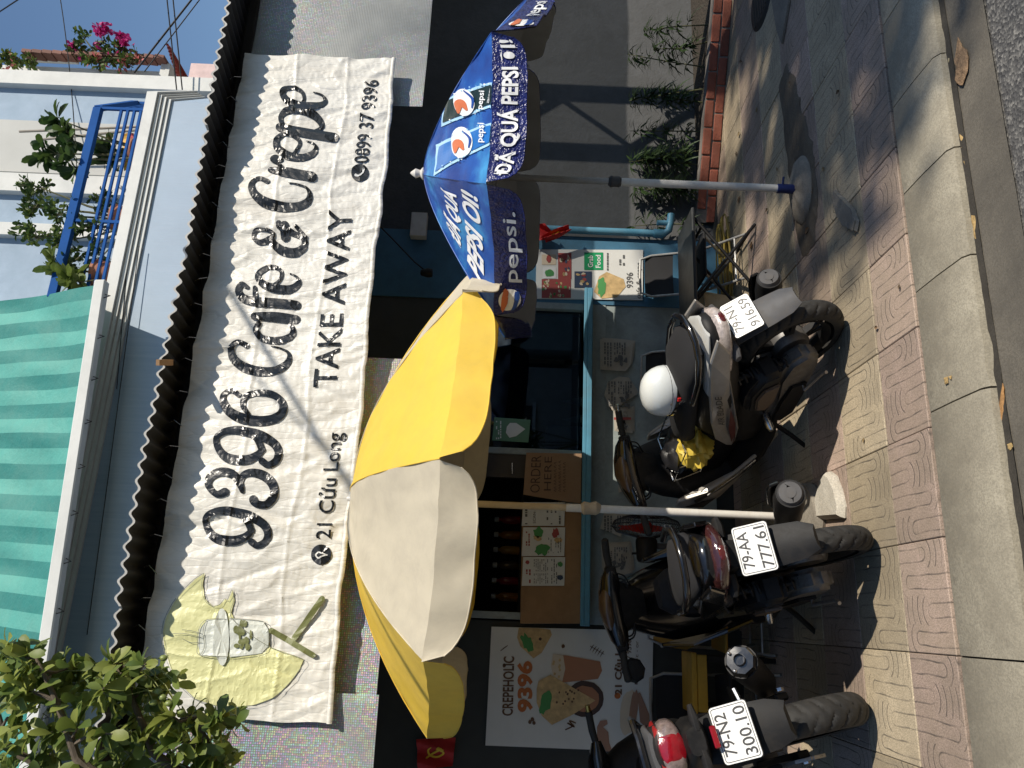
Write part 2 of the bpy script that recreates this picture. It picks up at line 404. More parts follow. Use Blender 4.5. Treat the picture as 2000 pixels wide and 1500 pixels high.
for pts in ([(1135, 785), (1150, 800), (1150, 880), (1138, 870)], [(1140, 890), (1165, 905), (1168, 965), (1150, 950)], [(1095, 620), (1112, 615), (1110, 650), (1098, 660)], [(1205, 1260), (1225, 1265), (1232, 1400), (1215, 1405)]):
    litter('dry_leaf', zz((1500, 0), 3, pts), zg, YL, 'small ragged yellow dry leaf fallen in the gutter', 'leaf', .02, 'leaf scraps along the gutter')
for pts in ([(1040, 715), (1060, 705), (1062, 745), (1045, 755)], [(1066, 706), (1080, 700), (1078, 722)]):
    litter('dry_leaf', zz((1500, 500), 3, pts), .008, YL, 'tiny yellow leaf scrap on top of the kerb', 'leaf', .02, 'leaf scraps on the kerb')

rl = random.Random(3)
LF = [mat('fallen_leaf_%d' % k, c_, .8, var=.4, scale=50) for k, c_ in enumerate(((.20, .12, .06), (.27, .19, .09), (.12, .08, .045)))]
spots = [(1580, 450, .03), (1565, 290, .025), (1545, 165, .03), (1590, 372, .02), (1445, 262, .025), (1440, 300, .02), (1470, 480, .03), (1520, 330, .02), (1450, 120, .025), (1560, 420, .022), (1610, 330, .018), (1500, 410, .02), (1445, 390, .03), (1480, 215, .018), (1640, 180, .018), (1715, 640, .014), (1690, 860, .012), (1760, 560, .012)]
for k, (x, y, s_) in enumerate(spots):
    c_ = G(x, y); a_ = rl.uniform(0, 6.28); mb = MB(); n_ = 9; cu = rl.uniform(.2, .6)
    def lf(u, v, c_=c_, a_=a_, s_=s_, cu=cu):
        l = (u-.5)*2*s_; w_ = (v-.5)*s_*1.1*math.sin(math.pi*min(.98, max(.04, u)))**.8; z_ = .006+cu*(w_*w_/s_*2.5+l*l/s_*.5)+.002*mn.noise(V(u*4, v*4, s_*999)); return V(c_.x+l*math.cos(a_)-w_*math.sin(a_), c_.y+l*math.sin(a_)+w_*math.cos(a_), z_)
    mb.grid(lf, 8, 5); solo('fallen_leaf', mb, LF[k % 3], 'small dry brown leaf lying on the patterned pavement', 'leaf', 'dry leaves scattered on the pavement', smooth=True, fixn=False)

# grime: a dark line of grit and painted-in shade at the foot of the kerb, and bare earth round the parasol base
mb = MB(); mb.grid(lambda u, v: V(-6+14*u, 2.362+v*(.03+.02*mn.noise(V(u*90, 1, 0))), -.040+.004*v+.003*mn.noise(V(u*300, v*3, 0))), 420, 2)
tagit(link('gutter_grit_shade', mb.mesh('gutter_grit_shade', m_concrete('grit_and_shade', (.055, .047, .036), (.03, .026, .02), 14), smooth=True, fixn=False)), 'dark grit and painted shadow line along the foot of the kerb', 'grit_and_shade', kind='stuff')
pp_ = [(1535, 120), (1552, 150), (1568, 220), (1590, 300), (1596, 400), (1590, 470), (1572, 510), (1560, 480), (1548, 420), (1540, 330), (1528, 240), (1522, 160)]
P_ = [G(x, y, .004) for x, y in pp_]; c_ = sum(P_, V(0, 0, 0))/len(P_); Q_ = []
for i_, p_ in enumerate(P_):
    for t_ in [k/8 for k in range(8)]: s_ = p_.lerp(P_[(i_+1) % len(P_)], t_); Q_.append(s_+V(mn.noise(s_*17), mn.noise(s_*17+V(5, 0, 0)), 0)*.03)
mb = MB(); mb.loft([[c_+(p_-c_)*f_+V(0, 0, h_+.006*mn.noise(p_*23*f_)*(1 if f_ < 1 else 0)) for p_ in Q_] for f_, h_ in ((1, -.003), (.93, .003), (.75, .006), (.5, .008), (.25, .008), (.02, .008))], False)
tagit(link('earth_patch', mb.mesh('earth_patch', m_concrete('bare_earth', (.17, .135, .095), (.085, .068, .05), 9, .5), smooth=True, fixn=False)), 'bare brown earth and crumbled paving round the drinks parasol base', 'earth', kind='stuff')
# ============================================================ cafe building
YW = 5.2
def X_(y, x=1200, Y=YW): return W(x, y, Y).x
def Z_(x, y=900, Y=YW): return W(x, y, Y).z
TEAL = mat('teal_grey_wall', (.29, .335, .335), .75, var=.12, scale=3, bmp=.2, dirt=(.10, .11, .10), dscale=4, damt=.6)
TEAL2 = mat('faded_teal_trim', (.30, .34, .34), .7, dirt=(.16, .15, .13), dscale=6, damt=.7)
BLUEW = mat('blue_paint', (.045, .15, .25), .55, var=.15, bmp=.15, dirt=(.05, .09, .12), dscale=5, damt=.5)
BLUEL = mat('ledge_blue', (.08, .25, .37), .45, var=.15, bmp=.1, dirt=(.10, .15, .17), dscale=8, damt=.5)
GREYW = mat('grey_render', (.092, .094, .097), .85, var=.12, scale=2, bmp=.35, bscale=30, bdist=.012, dirt=(.065, .065, .064), dscale=2.0, damt=.75)
DARKW = mat('dark_wall', (.035, .038, .036), .8, var=.3, scale=2)
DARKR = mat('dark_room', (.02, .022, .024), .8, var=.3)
WOOD = mat('plywood', (.30, .17, .075), .6, var=.22, scale=4, bmp=.1, dirt=(.18, .1, .05), dscale=6)
CARD = mat('cardboard', (.30, .19, .115), .85, var=.1, scale=4, bmp=.2, dirt=(.2, .12, .07))
PAPER = mat('paper', (.62, .62, .6), .6, var=.05, bmp=.05)
NEWS = mat('newsprint', (.40, .365, .31), .8, var=.1, scale=5, bmp=.2, bscale=25, dirt=(.26, .22, .17), dscale=9)
xl, xo, xr, xb = X_(1222), X_(1218), X_(597), X_(466)      # left end, opening left, opening right, right end of the blue pier
zl, zt = 1.0, 1.98
cafe = thing('cafe_building', 'small street cafe with teal wall, blue ledge and dark open service window', 'building', ((xl+xr)/2, YW, 0))
P = lambda n, mb, m, **k: part(n, mb, m, cafe, **k)
P('lower_wall', MB().span((xl, YW, .13), (xr, YW+.12, zl)).span((xl, YW-.004, zl-.10), (xr, YW, zl), ), TEAL)
P('plinth', MB().span((xl, YW+.04, -.02), (xr, YW+.14, .13)), DARKW)
P('drip_band', MB().grid(lambda u, v: V(xl+(xr-xl)*u, YW-.006-.004*mn.noise(V(u*30, v*4, 2)), zl-.11-.02*max(0, mn.noise(V(u*25, 1, 0)))*(1-v)+.10*v), 120, 3), TEAL2, fixn=False)
P('pier', MB().span((xr, YW-.01, -.02), (xb, YW+.25, 3.5)), BLUEW)
P('left_wall', MB().span((-5, YW, -.02), (xl, YW+.12, 3.6)), DARKW)
P('upper_wall', MB().span((xl, YW+.003, zt), (xr, YW+.12, 3.6)), mat('upper_panel', (.05, .055, .05), .7, var=.15))
P('side_wall', MB().span((xb, YW+.27, -.02), (9, YW+.42, 3.7)), GREYW)
# the room behind
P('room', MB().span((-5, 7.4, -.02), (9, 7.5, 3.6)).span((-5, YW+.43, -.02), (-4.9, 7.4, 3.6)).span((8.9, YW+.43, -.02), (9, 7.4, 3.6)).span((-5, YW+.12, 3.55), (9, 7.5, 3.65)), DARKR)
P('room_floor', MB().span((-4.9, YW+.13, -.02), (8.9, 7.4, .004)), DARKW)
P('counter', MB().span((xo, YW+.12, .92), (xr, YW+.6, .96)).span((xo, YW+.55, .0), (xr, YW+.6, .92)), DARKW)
# window frame and glass
xg = X_(886); xm = X_(940)
fr = P('window_frame', MB().span((xo, YW-.012, zl+.05), (xo+.045, YW+.10, zt)).span((xr-.05, YW-.012, zl+.05), (xr, YW+.10, zt)).span((xo+.045, YW-.012, zt-.05), (xr-.05, YW+.10, zt+.0))
    .span((xg-.03, YW+.0, zl+.05), (xg+.012, YW+.08, zt-.05)), TEAL2, bevel=.003)
def m_glass():
    m, n, b = nodes('window_glass')
    t = N(n, 'ShaderNodeBsdfTransparent'); t.inputs[0].default_value = (.30, .42, .52, 1)
    g = N(n, 'ShaderNodeBsdfGlossy'); g.inputs['Roughness'].default_value = .015; g.inputs[0].default_value = (.75, .88, 1, 1)
    f = N(n, 'ShaderNodeFresnel'); f.inputs[0].default_value = 1.65
    s = N(n, 'ShaderNodeMixShader'); n.links.new(f.outputs[0], s.inputs[0]); n.links.new(t.outputs[0], s.inputs[1]); n.links.new(g.outputs[0], s.inputs[2])
    n.links.new(s.outputs[0], n.nodes['Material Output'].inputs[0]); return m
GLASS = m_glass()
link('window_pane', MB().span((xg+.012, YW+.035, zl+.06), (xr-.05, YW+.041, zt-.05)).mesh('window_pane', GLASS), fr, True)
P('window_drawer', MB().span((xm, YW+.02, zl+.35), (xg-.03, YW+.06, zt-.05)), mat('dark_drawer', (.03, .022, .018), .4))
P('drawer_handle', MB().tube([W(1000, 925, YW+.01), W(1000, 925, YW-.03), W(1000, 905, YW-.03), W(1000, 905, YW+.01)], .006, 6), CHROME)
P('ledge', MB().span((xl-.01, YW-.17, zl), (xr+.06, YW, zl+.035)).span((xl-.01, YW-.17, zl+.035), (xr+.06, YW-.14, zl+.06)), BLUEL, bevel=.004)
# pipe down the pier
xp = xb+.03
pipe = solo('water_pipe', MB().tube([V(xp, YW-.05, 1.95), V(xp, YW-.05, .52), V(xp, YW-.055, .46), V(xp+.02, YW-.07, .43), V(xp+.08, YW-.09, .42), V(xp+.14, YW-.10, .415)], .027, 12).tube([V(xp, YW-.05, .47), V(xp, YW-.05, .54)], .034, 12).tube([V(xp+.07, YW-.087, .42), V(xp+.07, YW-.087, .52)], .02, 10),
    BLUEL, 'light blue painted water pipe with elbow along the blue pier', 'pipe', smooth=40)
# ---------------------------------------------------------------- things printed flat: drawn in picture coordinates on their own plane
def ptext(mb, body, xb_, y0, y1, h, Y, bold=.0, dx=0, shear=0, m=0):
    w = y0-y1
    text_fit(mb, body, lambda a, b: W(xb_+dx*a/w-b, y0-a, Y), w, h, bold, shear, m)
def pq(mb, x0, y0, x1, y1, Y, m=0): mb.poly([W(x0, y0, Y), W(x0, y1, Y), W(x1, y1, Y), W(x1, y0, Y)], m)
def ppoly(mb, pts, Y, m=0): mb.poly([W(x, y, Y) for x, y in pts], m)
def blob(mb, x, y, rx, ry, Y, m=0, n=18, rag=.15, rot=0):
    c, s = math.cos(rot), math.sin(rot); P = []
    for k in range(n):
        a = 2*math.pi*k/n; q = 1+rag*mn.noise(V(math.cos(a)*2+x, math.sin(a)*2+y, 0))*2
        px, py = rx*q*math.cos(a), ry*q*math.sin(a); P.append(W(x+px*c-py*s, y+px*s+py*c, Y))
    mb.add([W(x, y, Y)]+P, [(0, 1+k, 1+(k+1) % n) for k in range(n)], m)
def lines(mb, x0, y0, x1, y1, Y, n, m=0, seed=1, fill=.55, gap=.25):
    """rows of small printed words between picture x0..x1 (rows) and y0..y1"""
    r = random.Random(seed); dx = (x1-x0)/n
    for k in range(n):
        y = y0
        while y < y1-1:
            l = min(r.uniform(2, 7), y1-y)
            if r.random() > gap: pq(mb, x0+dx*(k+.2), y, x0+dx*(k+.2+fill), y+l, Y, m)
            y += l+r.uniform(.8, 1.8)
def cl(n, c, r=.6): return flat(n, c, r)
C_TXT = cl('print_grey', (.10, .10, .10)); C_BROWN = cl('print_brown', (.12, .06, .03)); C_OR = cl('print_orange', (.45, .13, .03)); C_CREPE = mat('print_crepe', (.52, .36, .17), .5, var=.3, scale=25, bmp=0)
C_GREEN = cl('print_green', (.06, .25, .07)); C_RED = cl('print_red', (.30, .05, .045)); C_TEA = cl('print_tea', (.38, .17, .09)); C_CREAM = cl('print_cream', (.6, .5, .38)); C_SKIN = cl('print_skin', (.33, .18, .12)); C_PLATE = cl('print_plate', (.055, .03, .025)); C_GRAB = cl('print_leaf_green', (.0, .26, .09)); C_LGREEN = cl('print_pale_green', (.22, .33, .17)); C_BL = cl('print_blue', (.04, .10, .3)); C_WH = cl('print_white', (.7, .7, .7)); C_DB = cl('print_dark_blue', (.03, .05, .10))
# crepe poster
Yp = YW-.02
ps = thing('wall_poster', 'large white crepe poster with brown lettering on the dark wall', 'poster', W(1270, 1345, YW))
q = lambda n, mb, ms, **k: part(n, mb, ms, ps, fixn=False, **k)
mb = MB(); mb.slab([W(960, 1224, Yp), W(948, 1456, Yp), W(1272, 1469, Yp), W(1276, 1232, Yp)], (0, .012, 0)); part('board', mb, PAPER, ps)
Y1 = Yp-.003; Y2 = Yp-.005; Y3 = Yp-.007; Y4 = Yp-.009
mb = MB(); ptext(mb, 'CREPEHOLIC', 1001, 1398, 1282, 21, Y1, .03, 3); 
for k in range(3): stroke(mb, [(978+4*k, 1271-3*k, 1.6), (985+3*k, 1265-2*k, 1.6)], lambda a, b: W(a, b, Y1), 2)
q('headline_lettering', mb, C_BROWN); mb = MB()
ptext(mb, '21 Cửu Long', 1214, 1357, 1236, 13, Y1, .05, 0); q('address_lettering', mb, C_BROWN); mb = MB(); ptext(mb, '0899 37 9396', 1233, 1327, 1249, 9.5, Y1, .015, 0); q('phone_lettering', mb, C_BROWN); mb = MB(); ptext(mb, 'Đặt trước - or', 1246, 1338, 1252, 7, Y1, 0, 1); q('note_lettering', mb, C_BROWN); mb = MB()
stroke(mb, [(1105, 1425, 2.5), (1118, 1418, 2.5), (1108, 1412, 2.5), (1122, 1420, 2.5), (1112, 1408, 2.5), (1124, 1412, 2.5)], lambda a, b: W(a, b, Y1), 5)
stroke(mb, [(1153, 1262, 1.2), (1180, 1278, 1)], lambda a, b: W(a, b, Y1), 2)
for k in range(5): stroke(mb, [(1156+5*k, 1264+3*k, 2), (1160+5*k, 1259+3*k, .6)], lambda a, b: W(a, b, Y1), 2); stroke(mb, [(1156+5*k, 1264+3*k, 2), (1152+5*k, 1271+3*k, .6)], lambda a, b: W(a, b, Y1), 2)
q('doodles', mb, C_BROWN)['kind'] = 'stuff'
mb = MB(); ptext(mb, '9396', 1038, 1391, 1291, 27, Y1, .06, 0); q('number_lettering', mb, C_OR); mb = MB(); disc(mb, 1206, 1359, 6, lambda a, b: W(a, b, Y1)); q('pin_icon', mb, C_OR)
mb = MB()     # printed food: 0 crepe 1 green 2 plate 3 tea 4 cream 5 skin 6 brown
blob(mb, 1142, 1365, 37, 36, Y1, 2, rag=.03); blob(mb, 1142, 1365, 28, 26, Y2, 3, rag=.05)
ppoly(mb, [(1048, 1345), (1052, 1330), (1075, 1318), (1163, 1368), (1120, 1395), (1078, 1416), (1058, 1398), (1048, 1372)], Y3, 0)
blob(mb, 1066, 1370, 10, 26, Y4, 1, rag=.3, rot=.25); 
for k in range(14): blob(mb, 1080+random.random()*50, 1345+random.random()*30, 2, 2.4, Y4, 6, 7)
ppoly(mb, [(1013, 1226), (1010, 1245), (1016, 1262), (1042, 1286), (1058, 1275), (1078, 1240), (1075, 1230), (1050, 1227)], Y1, 0); blob(mb, 1030, 1255, 9, 17, Y2, 1, rag=.3, rot=-.4); blob(mb, 1055, 1248, 3, 3, Y2, 2)
ppoly(mb, [(1080, 1278), (1076, 1300), (1082, 1328), (1100, 1333), (1168, 1326), (1176, 1310), (1172, 1292), (1105, 1280)], Y1, 3); ppoly(mb, [(1080, 1278), (1076, 1300), (1082, 1328), (1098, 1332), (1104, 1306), (1100, 1280)], Y2, 4)
for k in range(8): blob(mb, 1080+random.random()*14, 1285+random.random()*40, 2.5, 3, Y3, 0, 7)
blob(mb, 1228, 1392, 17, 45, Y1, 4, rag=.12, rot=.1); blob(mb, 1238, 1385, 8, 38, Y2, 5, rag=.15, rot=.1); ppoly(mb, [(1245, 1355), (1250, 1352), (1268, 1395), (1270, 1430), (1250, 1410)], Y2, 5)
ppoly(mb, [(1166, 1420), (1172, 1408), (1185, 1406), (1187, 1414), (1178, 1420), (1188, 1430), (1190, 1450), (1196, 1468), (1178, 1467), (1166, 1445)], Y2, 5)
for x, y in ((1040, 1405), (1035, 1410), (1043, 1412), (1100, 1262), (985, 1300)): blob(mb, x, y, 3.5, 4, Y1, 6, 10)
q('food_picture', mb,  [C_CREPE, C_GREEN, C_PLATE, C_TEA, C_CREAM, C_SKIN, C_BROWN])
# delivery poster
pg = thing('delivery_poster', 'white food delivery poster with green square logo on the blue pier', 'poster', W(1255, 536, YW-.01))
Yg = YW-.022; mb = MB(); mb.slab([W(1048, 487, Yg), W(1046, 583, Yg), W(1255, 586, Yg), W(1256, 488, Yg)], (0, .01, 0)); part('sheet', mb, PAPER, pg)
g1 = Yg-.003; g2 = Yg-.005
mb = MB(); pq(mb, 1141, 493, 1178, 527, g1, 0); pq(mb, 1058, 545, 1115, 582, g1, 1); pq(mb, 1090, 494, 1116, 545, g1, 1); pq(mb, 1122, 530, 1156, 562, g1, 2); pq(mb, 1058, 497, 1086, 517, g1, 3); pq(mb, 1060, 522, 1086, 544, g1, 4)
ppoly(mb, [(1160, 570), (1170, 540), (1185, 531), (1218, 545), (1222, 560), (1205, 580), (1175, 583)], g1, 5); blob(mb, 1175, 560, 8, 18, g2, 6, rag=.3)
for k in range(26): blob(mb, 1060+random.random()*54, 548+random.random()*32, 2.2, 3, g2, random.choice((3, 6, 5)), 7, .5)
for k in range(12): blob(mb, 1093+random.random()*20, 497+random.random()*45, 2.4, 4, g2, random.choice((2, 5, 3)), 7, .5)
for k in range(8): blob(mb, 1126+random.random()*26, 533+random.random()*26, 4, 3, g2, random.choice((1, 5, 3)), 7, .5)
blob(mb, 1073, 533, 9, 7, g2, 6); blob(mb, 1072, 505, 5, 8, g2, 1)
part('picture_print', mb, [C_GRAB, C_RED, C_DB, C_CREAM, C_WH, C_CREPE, C_GREEN], pg, fixn=False)
mb = MB(); ptext(mb, 'Grab', 1158, 522, 499, 10, g2, .02); ptext(mb, 'Food', 1173, 523, 498, 10, g2, .02); part('logo_lettering', mb, C_WH, pg, fixn=False)
mb = MB(); ptext(mb, '9396', 1236, 562, 532, 13, g1, .02); part('number_lettering', mb, C_TXT, pg, fixn=False); mb = MB(); ptext(mb, 'cafe & crepe', 1251, 583, 513, 9, g1, .01, 0, .25); part('name_lettering', mb, C_TXT, pg, fixn=False); mb = MB(); lines(mb, 1184, 494, 1190, 528, g1, 1, 0, 3); lines(mb, 1208, 498, 1222, 523, g1, 2, 0, 4); part('small_print', mb, C_TXT, pg, fixn=False)['kind'] = 'stuff'
# order board, menus, cardboard sign
Yb = YW-.06
wb = solo('order_board', MB().slab([W(1020, 985, Yb), W(1016, 1218, Yb), W(1134, 1218, Yb), W(1136, 985, Yb)], (0, .02, 0)), WOOD, 'plain plywood board standing on the blue window ledge', 'board', bevel=.003)
Yc = Yb-.012
for nm, y0, y1, lab in (('menu_sheet', 981, 1027, 'white payment sheet pinned on the plywood board beside the cardboard sign'), ('menu_sheet', 1030, 1086, 'white menu sheet with green and red pictures, middle of the plywood board'), ('menu_sheet', 1088, 1144, 'white menu sheet of grey text columns on the plywood board')):
    t = thing(nm, lab, 'menu', W(1104, (y0+y1)/2, Yc)); mb = MB(); mb.slab([W(1022, y0, Yc), W(1019, y1, Yc), W(1102, y1, Yc), W(1104, y0, Yc)], (0, .004, 0)); part('sheet', mb, PAPER, t)
    mb = MB(); u = Yc-.003
    if y0 == 981:
        lines(mb, 1024, 985, 1032, 1024, u, 1, 0, 5); lines(mb, 1066, 985, 1098, 1024, u, 4, 0, 6, .4, .4); ptext(mb, 'SCAN', 1046, 1022, 1000, 5, u)
    elif y0 == 1030:
        blob(mb, 1052, 1040, 9, 11, u, 1, rag=.3); blob(mb, 1060, 1073, 13, 10, u, 1, rag=.35); blob(mb, 1085, 1042, 7, 9, u, 2, rag=.3); blob(mb, 1050, 1052, 8, 5, u, 3, rag=.3); blob(mb, 1090, 1055, 8, 5, u, 3, rag=.3); lines(mb, 1026, 1038, 1036, 1066, u, 2, 2, 8); lines(mb, 1070, 1050, 1098, 1080, u, 6, 0, 9, .3)
    else:
        lines(mb, 1026, 1112, 1038, 1140, u, 2, 2, 10); lines(mb, 1042, 1092, 1072, 1116, u, 8, 0, 11, .35); lines(mb, 1042, 1120, 1072, 1140, u, 8, 0, 12, .35); lines(mb, 1076, 1092, 1090, 1140, u, 3, 0, 13, .35); blob(mb, 1030, 1098, 4, 4, u, 2); blob(mb, 1094, 1128, 6, 5, u, 4); blob(mb, 1094, 1102, 5, 5, u, 1)
    part('print', mb, [C_TXT, C_GREEN, C_RED, C_CREPE, C_DB], t, fixn=False)['kind'] = 'stuff'
Yk = YW-.09
t = thing('cardboard_sign', 'brown cardboard sign hand-lettered ORDER HERE on the blue window ledge', 'sign', W(1135, 930, Yk))
mb = MB(); mb.slab([W(1028, 884, Yk), W(1022, 966, Yk), W(1134, 984, Yk), W(1136, 886, Yk)], (0, .006, 0)); part('card', mb, CARD, t)
mb = MB(); u = Yk-.004; ptext(mb, 'ORDER', 1054, 962, 890, 20, u, -.012, 3); ptext(mb, 'HERE', 1076, 958, 892, 15, u, -.012, 2)
for r_ in range(3):
    y = 960
    while y > 900:
        stroke(mb, [(1086+9*r_, y, .8), (1082+9*r_, y-2, .8), (1087+9*r_, y-4, .8)], lambda a, b: W(a, b, u), 3, round_=False); y -= random.uniform(5, 8)
part('hand_lettering', mb, cl('marker', (.05, .025, .02)), t, fixn=False)
# leaflet on the glass, two small cone trees, box and tools inside the window
Yl = YW+.028
t = thing('window_leaflet', 'green leaflet with pale cone picture stuck on the window glass', 'leaflet', W(1030, 840, Yl))
mb = MB(); mb.slab([W(966, 815, Yl), W(961, 860, Yl), W(1032, 864, Yl), W(1036, 820, Yl)], (0, .003, 0)); part('sheet', mb, cl('leaflet_green', (.10, .22, .14)), t)
mb = MB(); ppoly(mb, [(990, 833), (988, 845), (995, 855), (1008, 852), (1026, 838), (1008, 826), (996, 826)], Yl-.003, 0); lines(mb, 968, 822, 980, 858, Yl-.003, 3, 0, 21); part('print', mb, C_WH, t, fixn=False)
FROST = mat('frosted_green', (.30, .31, .27), .8, var=.6, scale=90, bmp=.6)
for y in (785, 820):
    p = W(1138, y, YW+.14); p.z = .962; mb = MB(); mb.lathe([(.012, 0), (.012, .02), (.052, .025), (.045, .05), (.034, .09), (.02, .15), (.004, .215), (0, .22)], 14, p, caps=False)
    solo('table_cone_tree', mb, FROST, 'small frosted cone tree standing inside the window', 'ornament', 'two cone trees inside the window', smooth=40)
p0 = W(1066, 862, YW+.15); p1 = W(1137, 835, YW+.15)
solo('napkin_box', MB().span((p0.x, YW+.12, .962), (p1.x, YW+.22, p0.z)), mat('grey_box', (.16, .16, .17), .5), 'grey upright box standing inside the service window', 'box', bevel=.006)
SYR = [mat('syrup%d' % k, c, .15, var=.1, bmp=0) for k, c in enumerate(((.3, .12, .02), (.25, .02, .03), (.08, .05, .03), (.35, .2, .04)))]
shelf = solo('bottle_shelf', MB().span((xo+.05, YW+.7, 1.42), (xm, YW+.92, 1.44)).span((xo+.05, YW+.72, .005), (xo+.08, YW+.92, 1.42)).span((xm-.03, YW+.72, .005), (xm, YW+.92, 1.42)), DARKW, 'dark shelf standing behind the service window', 'shelf')
for k in range(7):
    x = xo+.16+k*.115; p = V(x, YW+.8, 1.441)
    t = thing('syrup_bottle', 'syrup bottle with white cap on the shelf behind the window', 'bottle', p, group='bottles on the shelf behind the window')
    part('bottle_body', MB().lathe([(.03, 0), (.035, .01), (.035, .10), (.03, .13), (.014, .15), (.014, .17)], 12, p), SYR[k % 4], t, smooth=40)
    part('cap', MB().lathe([(.02, .165), (.02, .195), (.015, .2)], 10, p), PAPER, t, smooth=40)
# newspapers pinned on the lower wall
news = [([(1172, 662), (1172, 722), (1222, 725), (1232, 712), (1238, 668), (1205, 664)], 'newspaper page with dark picture pinned under the window, beside a chair back', 2), ([(1186, 748), (1180, 772), (1196, 802), (1232, 778), (1245, 770), (1225, 740), (1205, 738)], 'crumpled tilted brown newspaper page pinned on the teal wall', 2),
    ([(1198, 800), (1200, 842), (1236, 846), (1236, 796)], 'newspaper with a red heading stripe behind the scooter handlebar', 1), ([(1205, 905), (1208, 962), (1252, 952), (1260, 900)], 'newspaper page with blue lettering behind the scooter headset', 3),
    ([(1180, 1002), (1172, 1032), (1212, 1048), (1240, 1010), (1232, 1000)], 'newspaper page tucked behind the umbrella pole and fan', 0), ([(1174, 1064), (1176, 1110), (1186, 1132), (1236, 1118), (1232, 1080), (1228, 1062)], 'newspaper page with photos pinned beside the fan motor', 0),
    ([(1182, 1142), (1174, 1190), (1174, 1208), (1214, 1214), (1228, 1180), (1234, 1148)], 'newspaper page pinned beside the crepe poster above the handlebar', 0)]
for k, (pts, lab, st) in enumerate(news):
    Yn = YW-.03; t = thing('newspaper_page', lab, 'newspaper', W(pts[0][0], pts[0][1], Yn), group='newspaper pages on the teal wall')
    mb = MB(); P_ = [W(x, y, Yn+.016*mn.noise(V(x*.05, y*.05, k))) for x, y in pts]; c = sum(P_, V(0, 0, 0))/len(P_)+V(0, -.012, 0)
    mb.add([c]+P_, [(0, 1+i, 1+(i+1) % len(P_)) for i in range(len(P_))]); mb.add([p+V(.015, .012, -.015) for p in [c]+P_], [(0, 1+i, 1+(i+1) % len(P_)) for i in range(len(P_))])
    part('page', mb, NEWS, t, fixn=False)
    xs_ = [p[0] for p in pts]; ys_ = [p[1] for p in pts]; x0, x1, y0, y1 = min(xs_)+7, max(xs_)-10, min(ys_)+7, max(ys_)-8; u = Yn-.016
    mb = MB(); lines(mb, x0, y0, x0+(x1-x0)*.35, y1, u, 3, 0, 30+k, .5, .1); lines(mb, x0+(x1-x0)*.4, y0, x1, y0+(y1-y0)*.5, u, 6, 0, 50+k, .5)
    for j in range(6): blob(mb, x0+(x1-x0)*random.uniform(.4, .9), random.uniform(y0+(y1-y0)*.5, y1), 4, 5, u, 0, 9, .6)
    if st == 1: pq(mb, 1199, 815, 1233, 820, u-.003, 1)
    if st == 3: ptext(mb, 'THƯƠNG', 1250, 950, 908, 13, u-.003, .03, 0, 0, 2)
    part('print', mb, [C_TXT, C_RED, C_BL], t, fixn=False)['kind'] = 'stuff'
# hanging lamp socket and junction box
solo('lamp_socket', MB().tube([W(700, 400, 4.9), W(765, 465, 4.9), W(810, 512, 4.9), W(835, 532, 4.9)], .005, 6).lathe([(.0, -.03), (.028, -.03), (.034, 0), (.02, .05), (0, .055)], 12, W(836, 533, 4.9)), BLACKP, 'black lamp socket hanging on a wire under the awning', 'lamp', smooth=40)
solo('wall_box', MB().span(W(802, 468, YW-.012), W(835, 415, YW-.08)), WHITEP, 'small pale junction box on the wall above the blue pier', 'box', bevel=.004)
# flags
FLAG = mat('flag_red', (.42, .015, .015), .7, var=.12, bmp=.2, bscale=60); STAR = flat('flag_yellow', (.75, .5, .03))
def flag(px, Y, lab, sym=None, n=10):
    t = thing('flag', lab, 'flag', W(px[0][0], px[0][1], Y))
    a, b, c, d = [W(x, y, Y) for x, y in px]
    def fn(u, v):
        p = a.lerp(b, u).lerp(d.lerp(c, u), v); p.y += .02*math.sin(u*9+v*4)-.01; return p
    mb = MB(); mb.grid(fn, n, n); part('cloth', mb, FLAG, t, fixn=False, smooth=True)
    mb = MB()
    if sym == 'star':
        P_ = [fn(.55+.16*(1 if k % 2 == 0 else .42)*math.cos(R(90+36*k)), .5+.32*(1 if k % 2 == 0 else .42)*math.sin(R(90+36*k)))+V(0, -.008, 0) for k in range(10)]
        mb.add([sum(P_, V(0, 0, 0))/10]+P_, [(0, 1+k, 1+(k+1) % 10) for k in range(10)])
    else:
        f2 = lambda x, y: fn(x, y)+V(0, -.008, 0)
        stroke(mb, [(.36, .38, .02), (.52, .28, .06), (.66, .45, .07), (.58, .66, .06), (.40, .70, .05), (.30, .62, .03)], f2, 5); stroke(mb, [(.36, .36, .07), (.66, .74, .06)], f2, 4); stroke(mb, [(.32, .46, .1), (.44, .30, .1)], f2, 3, round_=False)
    part('emblem', mb, STAR, t, fixn=False)
flag([(1068, 474), (1058, 462), (1108, 440), (1116, 452)], 5.05, 'small red flag with yellow star drooping by the blue pier', 'star')
mb = MB(); mb.grid(lambda u, v: W(1030+u*40+8*math.sin(v*4), 472-v*32-4*u, 5.08+.03*math.sin(u*7+v*5)), 8, 8)
solo('red_cloth', mb, FLAG, 'crumpled plain red flag cloth hanging beside the starred flag', 'flag', smooth=True, fixn=False)
flag([(890, 1440), (884, 1496), (816, 1500), (814, 1443)], YW-.03, 'red party flag with yellow hammer and sickle on the dark wall', 'hs')
